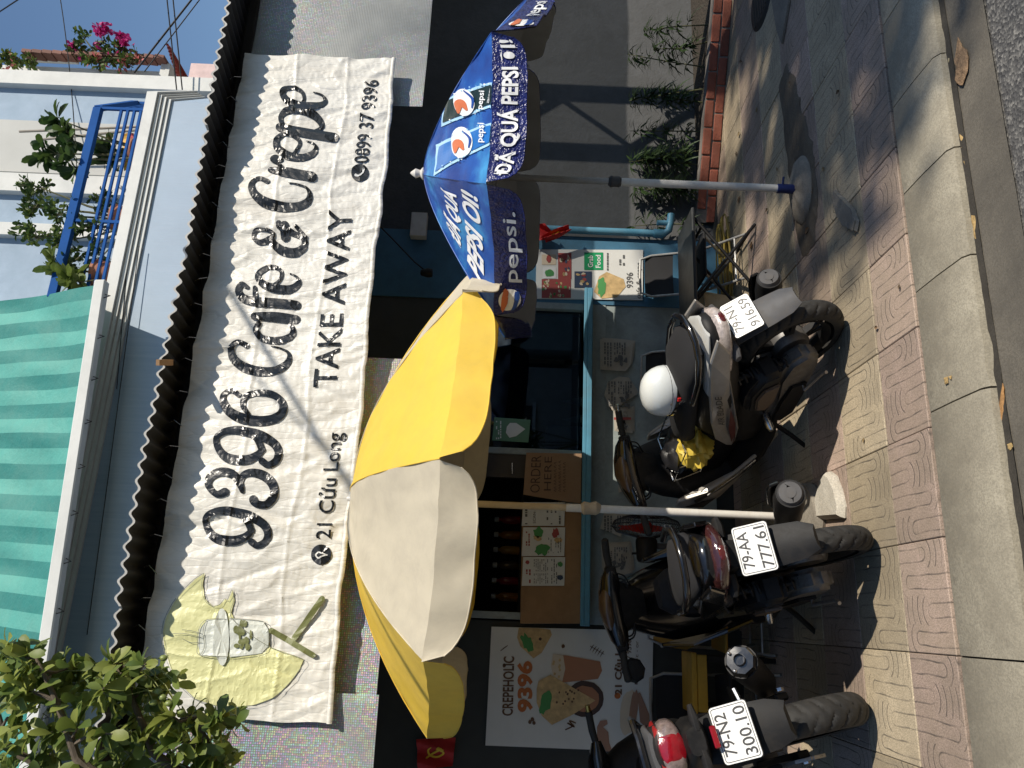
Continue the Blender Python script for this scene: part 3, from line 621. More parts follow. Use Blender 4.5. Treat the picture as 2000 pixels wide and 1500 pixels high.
# ============================================================ brick planter with plants
BR = mat('brick_red', (.30, .085, .05), .8, var=.3, scale=14, bmp=.5, bscale=70, bdist=.006, rnd=.28, dirt=(.16, .10, .08), dscale=10, damt=.6)
MOR = mat('mortar', (.20, .18, .16), .9, bmp=.4)
pa, pb = V(3.06, 5.42, 0), V(5.95, 3.98, 0); pd = (pb-pa).normalized(); pn = V(pd.y, -pd.x, 0); ang = math.atan2(pd.y, pd.x); L = (pb-pa).length
pl = thing('brick_planter', 'low red brick planter filled with soil along the grey wall', 'planter', (pa+pb)/2)
mb = MB(); mb.slab([pa-pn*.012, pb-pn*.012, pb-pn*.095, pa-pn*.095], (0, 0, .148)); part('mortar_bed', mb, MOR, pl)
bmsh = MB().box((0, 0, 0), (.196, .105, .064)).mesh('brick', BR, bevel=.005)
for r_ in range(2):
    k = 0; s = -.0 if r_ == 0 else .1
    while s < L-.1:
        o = link('brick', bmsh, pl, True); p = pa+pd*(s+.1)-pn*(.052+random.uniform(-.004, .006)); o.location = (p.x, p.y, .036+r_*.076+random.uniform(-.002, .002)); o.rotation_euler = (random.uniform(-.02, .02), random.uniform(-.015, .015), ang+random.uniform(-.02, .02)); s += .208
part('soil', MB().slab([pa-pn*.1, pb-pn*.1, V(6.2, 5.46, 0), V(3.1, 5.46, 0)], (0, 0, .12)), mat('soil', (.045, .035, .025), .95, bmp=1, bscale=40, bdist=.02), pl)
LEAFB = mat('bamboo_leaf', (.035, .065, .02), .5, var=.35, scale=8, bmp=.1, transl=.25, rnd=.2); STEMB = mat('plant_stem', (.10, .10, .045), .7)
def blade(mb, p, d, l, w, up=V(0, 0, 1), droop=.3, m=0):
    d = d.normalized(); s = d.cross(up); s = s.normalized() if s.length > .01 else V(1, 0, 0); P_ = []
    for t, ww in ((0, .12), (.3, 1), (.65, .75), (1, .02)):
        c = p+d*l*t+V(0, 0, -droop*l*t*t); P_ += [c-s*w*ww/2, c+V(0, 0, -w*.12*ww), c+s*w*ww/2]
    mb.add(P_, [(3*i+j, 3*i+j+1, 3*i+j+4, 3*i+j+3) for i in range(3) for j in range(2)], m)
def shoot(name, base, h, lab, grp, seed, bushy=1.0, lean=V(0, 0, 0)):
    r = random.Random(seed); t = thing(name, lab, 'plant', base, group=grp)
    top = base+V(r.uniform(-.16, .16), r.uniform(-.10, .04), h)+lean; mid = (base+top)/2+V(r.uniform(-.03, .03), 0, 0)
    P_ = [base.lerp(mid, .0), base.lerp(mid, .5), mid, mid.lerp(top, .5), top]
    part('stem', MB().tube(P_, [.006, .005, .005, .004, .002], 6), STEMB, t, smooth=True)
    mb = MB(); n = int(34*bushy)
    for k in range(n):
        f = r.uniform(.12, 1) ** .8; i = min(3, int(f*4)); p = P_[i].lerp(P_[i+1], f*4-i)+V(r.uniform(-.03, .03), r.uniform(-.03, .03), 0); a = r.uniform(0, 6.28)
        for j in range(r.choice((2, 3, 4))):
            d = V(math.cos(a+j*.7), math.sin(a+j*.7)*.8, r.uniform(-.1, .7)); blade(mb, p, d, r.uniform(.07, .15), r.uniform(.014, .024), droop=r.uniform(.1, .9))
    part('foliage', mb, LEAFB, t, fixn=False)
for k, (y, h, b_) in enumerate(((8, .52, .8), (40, .45, 1.2), (75, .62, .8), (118, .60, .9), (148, .5, 1.6), (195, .58, 1), (232, .52, 1.6), (262, .58, 1.7), (300, .55, 1.6), (325, .40, 1.6), (385, .55, .6))):
    p = W(1388, y, 4.95 if y > 240 else 4.75+.0008*y); s = (p.x-pa.x)/pd.x; f = pa+pd*s; p = V(p.x, f.y+.22+.1*random.random(), .11)
    if p.y > 5.36: p.y = 5.36
    shoot('planter_shoot', p, h, 'slender bamboo-like shoot with narrow leaves growing in the brick planter' if b_ < 1.5 else 'bushy dark green plant with narrow leaves in the brick planter', 'shoots in the brick planter' if b_ < 1.5 else 'bushy plants in the brick planter', 200+k, b_)
# ============================================================ corrugated awning
ZE, YE = 3.32, 3.70
aw = thing('corrugated_awning', 'corrugated metal awning, underside coloured dark as shade, projecting from the cafe over the pavement', 'awning', (2, YW, ZE))
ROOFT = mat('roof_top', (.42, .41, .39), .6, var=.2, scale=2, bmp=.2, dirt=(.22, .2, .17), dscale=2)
ROOFB = mat('roof_underside_shade', (.022, .022, .022), .6, var=.3)  # near-black colour stands for the shade beneath the sheet
def roofp(X, Y, o=0):
    sh = math.floor((X+2.6)/.86); ov = .008*((sh*7) % 3)
    return V(X, Y+(ov*2.2 if Y < YE+.05 else 0), ZE+(Y-YE)*.13+.013*(1+.4*mn.noise(V(X*3, 3, 0)))*math.sin((X+.012*mn.noise(V(X*2, 7, 0)))*2*math.pi/.078)+.016*mn.noise(V(X*.8, 0, 0))+ov*.5+.006*mn.noise(V(X*9, 1, 0))+o)
x0, x1 = -2.6, 7.2; nx = int((x1-x0)/.078*8)
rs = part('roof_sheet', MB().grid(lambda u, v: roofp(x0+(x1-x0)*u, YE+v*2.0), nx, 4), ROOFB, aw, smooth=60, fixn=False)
link('roof_top_skin', MB().grid(lambda u, v: roofp(x0+(x1-x0)*u, YE-.001+v*2.0, .004), nx, 4).mesh('roof_top_skin', ROOFT, smooth=60, fixn=False), rs, True)
link('roof_edge', MB().grid(lambda u, v: roofp(x0+(x1-x0)*u, YE-.0015, .0+v*.012-.004), nx, 1).mesh('roof_edge', ROOFT, fixn=False), rs, True)
part('beam', MB().span((x0, YE+.33, ZE-.035), (x1, YE+.38, ZE+.015)).span((x0, YE+1.2, ZE+.06), (x1, YE+1.25, ZE+.12)), ROOFB, aw)
for x in (-2.4, -.6, 1.1, 2.8, 4.5, 6.2): part('bracket', MB().beam((x, YE+.32, ZE-.03), (x, YW+.0, ZE+.13), .04, .05).beam((x, YW-.02, ZE-.65), (x, YE+.7, ZE-.0), .03, .03), ROOFB, aw)
for k in range(26):
    x = -.75+k*.152+random.uniform(-.04, .04); part('tie_wire', MB().tube([V(x, YE+.18, 3.31), V(x+.01, YE+.17, 3.285), V(x+random.uniform(-.03, .03), YE+.19, 3.25)], .0022, 5), CHROME, aw)
part('roof_peg', MB().beam(W(308, 708, YE-.05), W(335, 708, YE+.05), .03, .02), WOOD, aw)
# lattice post that carries the right end of the awning
lp = thing('lattice_post', 'steel lattice post carrying the end of the corrugated awning', 'post', (4.95, 4.02, 0))
for dx in (0, .57): part('post_leg', MB().span((4.57+dx, 4.08, 0), (4.69+dx, 4.16, ZE+.02)), STEEL, lp)
for k in range(5): part('diagonal', MB().beam((4.69 if k % 2 else 5.14, 4.12, .2+k*.6), (5.14 if k % 2 else 4.69, 4.12, .8+k*.6), .045, .045), STEEL, lp)
# ============================================================ banner
YBN = 3.90
BX0, BX1, BZ0, BZ1 = -.50, 3.225, 2.335, 3.265
def ridge(a): return 1-abs(mn.noise(a))*2
def bdisp(X, Z):
    s = (X-BX0)/(BX1-BX0); t = (Z-BZ0)/(BZ1-BZ0)
    d = .03*mn.noise(V(X*1.0, Z*.7, 0))+.011*mn.noise(V(X*2.6+Z*1.2, Z*1.6, 3))
    d += .009*max(0, ridge(V(X*4.2+.8*Z, Z*1.5, 7)))**4 - .006*max(0, ridge(V(X*9, Z*4+X*2, 11)))**3
    d += .005*mn.noise(V(X*22, Z*9, 5))*(1.2-t)+.0012*mn.noise(V(X*50, Z*34, 9))
    d -= .0025*max(0, ridge(V(X*16+Z*3, Z*30, 21)))**5*(1.25-t)
    d += .012*t**6*math.sin(X*2*math.pi/.33+mn.noise(V(X, 0, 0))*3)           # pulled by the ties
    d -= .035*max(0, .16-t)*(1+.8*math.sin(X*9))                              # lower hem kicks out
    for fx in (.42, 1.35, 2.05, 2.82): d -= .007*max(0, 1-abs(X-fx-.02*math.sin(Z*30))/.02)
    for fz in (2.62, 2.93): d -= .005*max(0, 1-abs(Z-fz-.012*math.sin(X*6))/.015)
    return d
def bedge(X, Z):
    s = (X-BX0)/(BX1-BX0); t = (Z-BZ0)/(BZ1-BZ0)
    dz = (1-t)*(.008*math.sin(X*4+1)+.004*math.sin(X*17)+.008*mn.noise(V(X*8, 4, 0)))
    dz += t*(-.006*abs(math.sin(X*math.pi/.33)))
    dx = (.010*mn.noise(V(Z*5, 9, 0))+.005*math.sin(Z*14))*(1 if s > .98 or s < .02 else 0)
    return dx, dz
def bsurf(X, Z, off=0): return V(X, YBN+bdisp(X, Z)-off, Z)
def m_banner():
    m, n, b = nodes('banner_vinyl'); co = objco(n)
    a = ntex(n, co, 1.6, 7, .7, .5); st = N(n, 'ShaderNodeMapping'); st.inputs['Scale'].default_value = (3, 1, .5); n.links.new(co, st.inputs[0])
    s2 = ntex(n, st.outputs[0], 3, 6, .7)
    c = ramp(n, a, [(.3, (.60, .575, .52)), (.7, (.70, .68, .625))])
    c = mix(n, ramp(n, s2, [(.5, (0, 0, 0)), (.8, (.45,)*3)]), c, (.50, .44, .35))
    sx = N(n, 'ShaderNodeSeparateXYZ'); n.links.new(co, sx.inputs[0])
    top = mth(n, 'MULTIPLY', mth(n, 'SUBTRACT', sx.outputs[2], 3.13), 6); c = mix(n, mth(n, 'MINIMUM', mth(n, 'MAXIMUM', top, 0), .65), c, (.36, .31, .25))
    n.links.new(c, b.inputs['Base Color']); b.inputs['Roughness'].default_value = .42
    w1 = N(n, 'ShaderNodeMapping'); w1.inputs['Scale'].default_value = (9, 1, 3); n.links.new(co, w1.inputs[0])
    v = N(n, 'ShaderNodeTexVoronoi'); v.feature = 'DISTANCE_TO_EDGE'; v.inputs['Scale'].default_value = 3; n.links.new(w1.outputs[0], v.inputs['Vector'])
    cr = mth(n, 'MINIMUM', mth(n, 'MULTIPLY', v.outputs[0], 7), 1)
    p = bump(n, cr, b, .22, .005); bump(n, ntex(n, co, 45, 4, .75, 1.0), b, .2, .005, p); return m
BAN = m_banner()
ban = thing('shop_banner', 'long crumpled white vinyl shop banner hanging under the corrugated awning', 'banner', (1.4, YBN, BZ0))
def bgrid(u, v):
    X = BX0+(BX1-BX0)*u; Z = BZ0+(BZ1-BZ0)*v; dx, dz = bedge(X, Z); p = bsurf(X, Z); return V(p.x+dx, p.y, p.z+dz)
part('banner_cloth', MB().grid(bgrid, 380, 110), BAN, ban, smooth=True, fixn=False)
mb = MB(); mb.grid(lambda u, v: bsurf(BX0+(BX1-BX0)*u, BZ0)+V(0, -.003-.008*math.sin(v*3.1)-.006*max(0, mn.noise(V(u*24, 3, 0))), .026*v-.004+.008*math.sin((BX0+(BX1-BX0)*u)*4+1)+.004*math.sin((BX0+(BX1-BX0)*u)*17)+.008*mn.noise(V((BX0+(BX1-BX0)*u)*8, 4, 0))), 260, 4)
part('rolled_hem', mb, BAN, ban, smooth=True, fixn=False)
def BN(off=.006):
    def f(x, y):
        p = W(x, y, YBN); return bsurf(p.x, p.z, off)
    return f
bf = BN()
# main lettering, traced as brush strokes in picture coordinates
def zs(o, s): return lambda L: [(o[0]+x/s, o[1]+y/s, w_/s*1.14) for x, y, w_ in L]
z5 = zs((300, 500), 3); z4 = zs((400, 0), 3)
G9 = [[(640, 1140, 34), (600, 1062, 36), (520, 1026, 46), (430, 1028, 36), (372, 1065, 30), (382, 1130, 36), (440, 1186, 50), (540, 1198, 50), (612, 1170, 38), (642, 1135, 30)], [(520, 1028, 46), (620, 1050, 50), (705, 1098, 46), (735, 1150, 40), (722, 1200, 36), (675, 1226, 34), (640, 1205, 38)]]
G3 = [[(425, 1385, 44), (375, 1398, 34), (328, 1350, 34), (335, 1300, 44), (390, 1268, 46), (465, 1280, 46), (508, 1330, 40), (525, 1382, 22)], [(512, 1335, 30), (530, 1290, 34), (580, 1272, 42), (650, 1290, 50), (702, 1340, 48), (710, 1405, 42), (665, 1458, 38), (605, 1452, 40), (590, 1428, 44)]]
G6 = [[(500, 815, 28), (455, 788, 26), (412, 812, 28), (412, 862, 40), (455, 920, 50), (545, 960, 54), (660, 968, 50), (742, 938, 44), (764, 888, 40), (738, 838, 36), (680, 810, 36), (600, 806, 34), (538, 832, 32), (528, 882, 28), (560, 930, 20)]]
Cc = [[(540, 520, 30), (490, 500, 24), (452, 532, 30), (460, 590, 42), (515, 642, 50), (605, 674, 50), (700, 674, 46), (768, 642, 40), (796, 600, 26), (785, 562, 16), (740, 538, 10), (690, 528, 7)]]
Aa = [[(588, 350, 40), (700, 352, 52), (830, 366, 46)], [(612, 392, 28), (595, 430, 30), (635, 478, 36), (725, 492, 42), (795, 470, 36), (815, 430, 26), (795, 392, 20)]]
Ff = [[(545, 178, 22), (512, 162, 30), (494, 200, 34), (522, 243, 44), (600, 264, 50), (700, 270, 50), (835, 284, 46)], [(590, 180, 20), (592, 235, 28), (598, 286, 20)]]
Ee = [[(700, 168, 16), (738, 140, 16), (750, 98, 20), (720, 68, 22), (665, 66, 28), (616, 95, 30), (612, 130, 32), (650, 168, 40), (725, 190, 44), (800, 190, 40), (848, 160, 30), (840, 125, 14), (795, 102, 7)]]
C2 = [[(372, 1072, 26), (322, 1052, 22), (282, 1078, 28), (288, 1132, 40), (342, 1186, 50), (432, 1216, 50), (532, 1220, 46), (600, 1196, 38), (620, 1152, 25), (600, 1112, 14), (545, 1092, 9), (500, 1085, 6)]]
Rr = [[(390, 1002, 32), (480, 1020, 50), (635, 1050, 50)], [(480, 1012, 20), (432, 965, 20), (402, 942, 28), (418, 930, 28), (448, 944, 30)]]
E1 = [[(520, 912, 16), (548, 880, 16), (560, 840, 20), (522, 802, 24), (472, 792, 26), (428, 820, 30), (428, 870, 38), (482, 915, 42), (562, 932, 43), (630, 914, 36), (655, 876, 22), (636, 848, 12), (600, 836, 7)]]
Pp = [[(440, 752, 40), (560, 780, 50), (762, 815, 48)], [(462, 745, 22), (446, 692, 25), (482, 656, 34), (560, 655, 40), (640, 680, 42), (680, 722, 34), (684, 755, 22), (650, 772, 14)]]
E2 = [[(560, 612, 14), (582, 590, 14), (572, 545, 20), (522, 516, 24), (468, 524, 28), (460, 560, 32), (502, 606, 40), (590, 626, 43), (668, 625, 38), (706, 598, 24), (690, 562, 12), (640, 546, 7)]]
Am = [[(362, 1348, 20), (302, 1352, 22), (286, 1390, 22), (322, 1420, 26), (378, 1405, 34), (402, 1372, 20), (362, 1348, 20)], [(378, 1402, 34), (440, 1460, 46), (520, 1480, 46), (578, 1450, 36), (580, 1400, 30), (520, 1370, 30), (452, 1334, 44), (436, 1312, 30)], [(470, 1325, 46), (472, 1392, 46)], [(535, 1330, 20), (590, 1392, 22)]]
mb = MB()
for L in G9: stroke(mb, [(x-21, y+157, w_) for x, y, w_ in z5(L)], bf, 6, lanes=3)
for S in (G3, G9, G6, Cc, Aa, Ff, Ee):
    for L in S: stroke(mb, z5(L), bf, 6, lanes=3)
for S in (Am, C2, Rr, E1, Pp, E2):
    for L in S: stroke(mb, z4(L), bf, 6, lanes=3)
def m_vink():
    m, n, b = nodes('banner_ink'); co = objco(n); f = ntex(n, co, 40, 5, .7, 1.2)
    c = ramp(n, f, [(.3, (.006, .006, .006)), (.74, (.012, .012, .012)), (.90, (.05, .048, .044))]); n.links.new(c, b.inputs['Base Color']); b.inputs['Roughness'].default_value = .28
    mp = N(n, 'ShaderNodeMapping'); mp.inputs['Scale'].default_value = (1, 1, .35); n.links.new(co, mp.inputs[0]); bump(n, ntex(n, mp.outputs[0], 30, 3, .6, .6), b, .35, .008); return m
VINK = m_vink()
def btext(mb, body, xb_, y0, y1, h, bold=0, dx=0, m=0):
    w = y0-y1
    vs, fs = text2d(body, 1, bold); mx = max(p[0] for p in vs)
    b2 = MB(); b2.add([(x/mx*w, y*h, 0) for x, y in vs], fs)
    bm = bmesh.new(); me = b2.mesh('t', VINK, fixn=False); bm.from_mesh(me); bmesh.ops.triangulate(bm, faces=bm.faces)
    for it in range(3):
        es = [e for e in bm.edges if e.calc_length() > 7]
        if es: bmesh.ops.subdivide_edges(bm, edges=es, cuts=1, use_grid_fill=False); bmesh.ops.triangulate(bm, faces=bm.faces)
    bm.verts.index_update(); mb.add([bf(xb_+dx*v.co.x/w-v.co.y, y0-v.co.x) for v in bm.verts], [tuple(v.index for v in f.verts) for f in bm.faces], m); bm.free(); bpy.data.meshes.remove(me)
part('main_lettering', mb, VINK, ban, fixn=False)
mb = MB(); btext(mb, 'TAKE AWAY', 657, 757, 413, 47, .014, 32); part('take_away_lettering', mb, VINK, ban, fixn=False)
mb = MB(); disc(mb, 627, 1083, 20, bf, 24); part('pin_icon', mb, VINK, ban, fixn=False); mb = MB(); btext(mb, '21 Cửu Long', 645, 1052, 846, 30, .010, 24); part('address_lettering', mb, VINK, ban, fixn=False)
mb = MB(); disc(mb, 704, 341, 17, bf, 24); part('phone_icon', mb, VINK, ban, fixn=False); mb = MB(); btext(mb, '0899 37 9396', 720, 322, 158, 29, .010, 20); part('phone_lettering', mb, VINK, ban, fixn=False)
b6 = BN(.011); mb = MB(); stroke(mb, [(622, 1078, 3), (617, 1084, 3), (622, 1090, 3), (630, 1086, 2.5), (640, 1084, 1.5)], b6); stroke(mb, [(622, 1078, 3), (630, 1081, 2.5), (640, 1084, 1.5)], b6)
stroke(mb, [(696, 346, 5), (702, 347, 3), (710, 341, 3), (711, 334, 5)], b6); part('icon_marks', mb, PAPER, ban, fixn=False)
# logo: yellow-green disc with a torn corner, a hot cup and crossed sticks
LOGO = mat('logo_lime', (.62, .61, .31), .45, var=.06, bmp=.3, bscale=50); OLIVE = mat('logo_olive', (.16, .17, .06), .45, var=.2, bmp=.2); LINE = flat('logo_line', (.20, .21, .16), .5); CUP = mat('logo_cup', (.62, .64, .58), .45, var=.08, bmp=.3)
z6 = lambda L: [(250+x/3, 1000+y/3) for x, y in L]
def bpoly(mb, pts, fn, m=0, cut=6):
    me = bpy.data.meshes.new('t'); me.from_pydata([(x, y, 0) for x, y in pts], [], [tuple(range(len(pts)))]); bm = bmesh.new(); bm.from_mesh(me); bmesh.ops.triangulate(bm, faces=bm.faces)
    for it in range(6):
        es = [e for e in bm.edges if e.calc_length() > cut]
        if not es: break
        bmesh.ops.subdivide_edges(bm, edges=es, cuts=1); bmesh.ops.triangulate(bm, faces=bm.faces)
    bm.verts.index_update(); mb.add([fn(v.co.x, v.co.y) for v in bm.verts], [tuple(v.index for v in f.verts) for f in bm.faces], m); bm.free(); bpy.data.meshes.remove(me)
out = z6([(455, 360), (440, 430), (455, 510), (500, 552), (545, 543), (572, 510), (590, 515), (618, 455), (626, 520), (605, 590), (640, 650), (830, 790), (1028, 862), (1000, 930), (930, 1020), (850, 1090), (740, 1130), (640, 1140), (520, 1135), (400, 1095), (310, 1010), (250, 910), (215, 800), (210, 700), (230, 620), (270, 530), (330, 460), (400, 395)])
mb = MB(); bpoly(mb, out, bf, 0, 8); part('logo_disc', mb, LOGO, ban, fixn=False)
b7 = BN(.011); b8 = BN(.014); b9 = BN(.017)
mb = MB(); bpoly(mb, z6([(600, 622), (790, 640), (826, 690), (822, 785), (782, 828), (600, 850)]), b7, 0, 8); bpoly(mb, z6([(470, 632), (580, 625), (600, 700), (590, 845), (430, 838), (415, 780), (425, 690)]), b7, 0, 8); disc(mb, *z6([(556, 732)])[0], 14, b8, 24, 0, 56)
for k in range(16):
    bx, by = z6([(random.uniform(640, 740), random.uniform(650, 810))])[0]; disc(mb, bx, by, random.uniform(2, 6), b9, 9, 1, random.uniform(4, 10))
for pts in ([(845, 695, 34), (1085, 838, 34)], [(1140, 508, 34), (975, 738, 34)]): stroke(mb, zs((250, 1000), 3)([(x, y, w_/1.14) for x, y, w_ in pts]), b9, 8, 1)
oc = [(x, y, 1.0) for x, y in out]; stroke(mb, oc+[oc[0]], b9, 3, 2, False)
for L in ([(600, 622), (790, 640), (826, 690), (822, 785), (782, 828), (600, 850)], [(580, 625), (470, 632), (425, 690), (415, 780), (430, 838), (590, 845)], [(470, 632), (450, 700), (455, 790), (430, 838)], [(330, 690), (380, 695), (440, 710)], [(270, 712), (350, 712), (440, 735)], [(330, 742), (380, 765), (440, 762)]): stroke(mb, [(x, y, 1.1) for x, y in z6(L)], b9, 5, 2, False)
part('logo_cup', mb, [CUP, OLIVE, LINE], ban, fixn=False)
# ============================================================ clear plastic sheets behind the banner
def m_poly(name, colour, opac, zone):
    """clear sheet embossed with a grid of dots, tinted in rainbow hues"""
    m, n, b = nodes(name); co = objco(n)
    s_ = N(n, 'ShaderNodeSeparateXYZ'); n.links.new(co, s_.inputs[0])
    def dots(pitch):
        rx = mth(n, 'SUBTRACT', mth(n, 'FRACT', mth(n, 'DIVIDE', s_.outputs[0], pitch)), .5); row = mth(n, 'DIVIDE', s_.outputs[2], pitch); rz_ = mth(n, 'SUBTRACT', mth(n, 'FRACT', row), .5)
        return mth(n, 'SQRT', mth(n, 'ADD', mth(n, 'MULTIPLY', rx, rx), mth(n, 'MULTIPLY', rz_, rz_)))
    d = dots(.0105); mask = mth(n, 'LESS_THAN', d, .36)
    sn = N(n, 'ShaderNodeVectorMath'); sn.operation = 'SNAP'; n.links.new(co, sn.inputs[0]); sn.inputs[1].default_value = (.0105, 10, .0105)
    wn = N(n, 'ShaderNodeTexWhiteNoise'); n.links.new(sn.outputs[0], wn.inputs[0])
    hue = mth(n, 'FRACT', mth(n, 'ADD', mth(n, 'MULTIPLY', ntex(n, co, 7, 3, .6, 1.5), 5), mth(n, 'MULTIPLY', wn.outputs[0], .35)))
    hc = N(n, 'ShaderNodeCombineColor'); hc.mode = 'HSV'; n.links.new(hue, hc.inputs[0]); hc.inputs[1].default_value = colour; n.links.new(mth(n, 'MULTIPLY_ADD', wn.outputs[0], .5, .5), hc.inputs[2])
    zn = ramp(n, ntex(n, co, 1.6, 4, .6, .4), [(zone, (0,)*3), (zone+.2, (1,)*3)])
    c = mix(n, mth(n, 'MULTIPLY', mask, zn), ramp(n, ntex(n, co, 2.2, 4), [(.3, (.24, .26, .265)), (.7, (.48, .49, .47))]), hc.outputs[0])  # rainbow glints on the dots are painted into the base colour
    n.links.new(c, b.inputs['Base Color']); b.inputs['Roughness'].default_value = .32; b.inputs['Specular IOR Level'].default_value = .8
    bump(n, d, b, .6, .004)
    t = N(n, 'ShaderNodeBsdfTransparent'); t.inputs[0].default_value = (.9, .92, .92, 1); s = N(n, 'ShaderNodeMixShader')
    s.inputs[0].default_value = opac; n.links.new(t.outputs[0], s.inputs[1]); n.links.new(b.outputs[0], s.inputs[2]); n.links.new(s.outputs[0], n.nodes['Material Output'].inputs[0]); return m
POLY = m_poly('painted_iridescent_plastic', .45, .72, .30); POLY2 = m_poly('dotted_plastic', .3, .62, .40)
def sheet(xa, xb_, z0, z1, Y, lab, warp=.02, m=None):
    mb = MB(); f = lambda o: (lambda u, v: V(xa+(xb_-xa)*u, Y+o+warp*mn.noise(V((xa+(xb_-xa)*u)*1.5, v*2, xa))+.012*math.sin((xa+(xb_-xa)*u)*4), z0+(z1-z0)*v))
    mb.grid(f(0), 40, 12)
    return solo('plastic_sheet', mb, m or POLY, lab, 'plastic sheet', smooth=True, fixn=False)
sheet(2.95, 6.9, 2.165, 3.26, 3.99, 'clear dotted plastic sheet hanging beside the phone number end of the banner', m=POLY2)
sheet(-.42, 1.34, 2.14, 3.2, 4.01, 'iridescent dotted plastic sheet hanging behind the banner above the yellow umbrella')
sheet(-2.3, -.37, 2.12, 3.22, 3.955, 'iridescent dotted plastic sheet hanging beside the logo end of the banner')
# ============================================================ umbrellas
class Umb:
    def __init__(s, c, Rr, zr, za, a0, tilt=(0, 0), dome=1.6, drops=None, da=None, rs=None):
        s.c = V(c[0], c[1], 0); s.R = Rr; s.zr = zr; s.za = za; s.a0 = a0; s.t = tilt; s.dome = dome; s.dr = drops or {}; s.da = da or {}; s.rs = rs or {}
    def corner(s, k, v=1):
        a = R(s.a0+45*k+s.da.get(k % 8, 0)); r = s.R*v*s.rs.get(k % 8, 1); x, y = r*math.cos(a), r*math.sin(a)
        return s.c+V(x, y, s.za-(s.za-s.zr)*v**s.dome+s.t[0]*x+s.t[1]*y-s.dr.get(k % 8, 0)*v**3)
    def pan(s, k, off=0):
        def f(u, v):
            a, b = s.corner(k, v), s.corner(k+1, v); p = a.lerp(b, u); sg = math.sin(math.pi*u)
            m_ = R(s.a0+45*(k+.5)); nrm = V(math.cos(m_)*.55, math.sin(m_)*.55, .83)
            pk = .0035*(math.exp(-u/.09)+math.exp(-(1-u)/.09))*math.sin(v*34+3*mn.noise(V(u*3, v*2, k)))*v + .006*max(0, v-.72)*math.sin(u*23+k*2+4*mn.noise(V(u*4, v*3, k+9)))
            return p - nrm*(.022*sg*v*(1-.3*v)) + nrm*(off+pk+.005*mn.noise(V(u*5, v*6, k*3.3)))
        return f
    def flap(s, k, D, off=0, p=4, q=2.2, out=.06, rip=.008):
        def f(u, v):
            a, b = s.corner(k), s.corner(k+1); e = s.pan(k)(u, 1); m_ = R(s.a0+45*(k+.5)); nr = V(math.cos(m_), math.sin(m_), 0)
            pr = max(0, 1-abs(2*u-1)**p)**(1/q)
            return e+V(0, 0, -D*v*pr)+nr*(off+out*D*v+rip*v*math.sin(u*19+k*2)+.006*v*mn.noise(V(u*9, v*6, k)))
        return f
def build_umb(U, root, cols, flapcols, D, pole_r, polem, lining=None, p=4, q=2.2, base=None, rip=.008):
    pans = []
    for k in range(8):
        pn_ = part('canopy_panel', MB().grid(U.pan(k), 34, 34), cols[k], root, smooth=True, fixn=False); pans.append(pn_)
        fl = link('valance', MB().grid(U.flap(k, D, 0, p, q, rip=rip), 28, 6).mesh('valance', flapcols[k], smooth=True, fixn=False), pn_, True)
        if lining:
            link('lining', MB().grid(U.pan(k, -.005), 12, 10).mesh('lining', lining, smooth=True, fixn=False), pn_, True)
            link('valance_lining', MB().grid(U.flap(k, D-.002, -.005, p, q, rip=rip), 28, 6).mesh('valance_lining', lining, smooth=True, fixn=False), pn_, True)
        part('rib', MB().tube([U.corner(k, v)+V(0, 0, -.014) for v in (.03, .2, .4, .6, .8, .985)], .004, 6), STEEL, root)
        m_ = U.corner(k, .5)+V(0, 0, -.014); part('stretcher', MB().tube([m_, U.c+V(0, 0, U.za-.42)], .004, 6), STEEL, root)
    for k in range(8):
        link('seam', MB().tube([U.corner(k, v)+V(0, 0, .001) for v in [j/14 for j in range(15)]], .0035, 6).mesh('seam', cols[k], smooth=True), pans[k], True)
        f = U.flap(k, D, .001, p, q, rip=rip); link('hem', MB().tube([f(u, .985) for u in [j/30 for j in range(1, 30)]], .0032, 5).mesh('hem', flapcols[k], smooth=True), pans[k], True)
    return pans
YELC = mat('umbrella_yellow', (.88, .60, .075), .6, var=.06, scale=3, bmp=.2, bscale=5, bdist=.03, dirt=(.66, .46, .11), dscale=5, damt=.5, transl=.22)
CRM = mat('umbrella_cream', (.75, .67, .51), .6, var=.05, scale=3, bmp=.2, bscale=5, bdist=.03, dirt=(.52, .46, .36), dscale=5, damt=.6, transl=.3)
PIPEW = mat('pole_white', (.66, .64, .6), .4, var=.06, bmp=.05, dirt=(.35, .28, .2), dscale=12, damt=.4); POLEY = mat('pole_stained', (.50, .40, .26), .5, var=.1, dirt=(.28, .2, .12), dscale=9)
yu = thing('yellow_umbrella', 'large yellow and cream striped parasol standing behind the motorbikes', 'umbrella', (.55, 3.9, 0))
U1 = Umb((.57, 3.9), 1.13, 1.835, 2.33, -95, (-.04, .03), 1.95, None, {0: 4, 1: 3, 2: -6, 7: 10}, {2: 1.045})
c8 = [YELC if k % 2 == 1 else CRM for k in range(8)]    # panel 7 (front right) yellow
c8 = [CRM if k % 2 else YELC for k in range(8)]
build_umb(U1, yu, [c8[(k+1) % 8] if False else c8[k] for k in range(8)], c8, .15, .02, PIPEW, p=5, q=2)
part('pole', MB().tube([V(.55, 3.9, .0), V(.55, 3.9, .62), V(.55, 3.9, .64)], .020, 14).tube([V(.55, 3.9, .58), V(.55, 3.9, 1.25)], .0205, 14), PIPEW, yu, smooth=40)
part('upper_pole', MB().tube([V(.55, 3.9, 1.18), V(.55, 3.9, 2.28)], .017, 12), POLEY, yu, smooth=40)
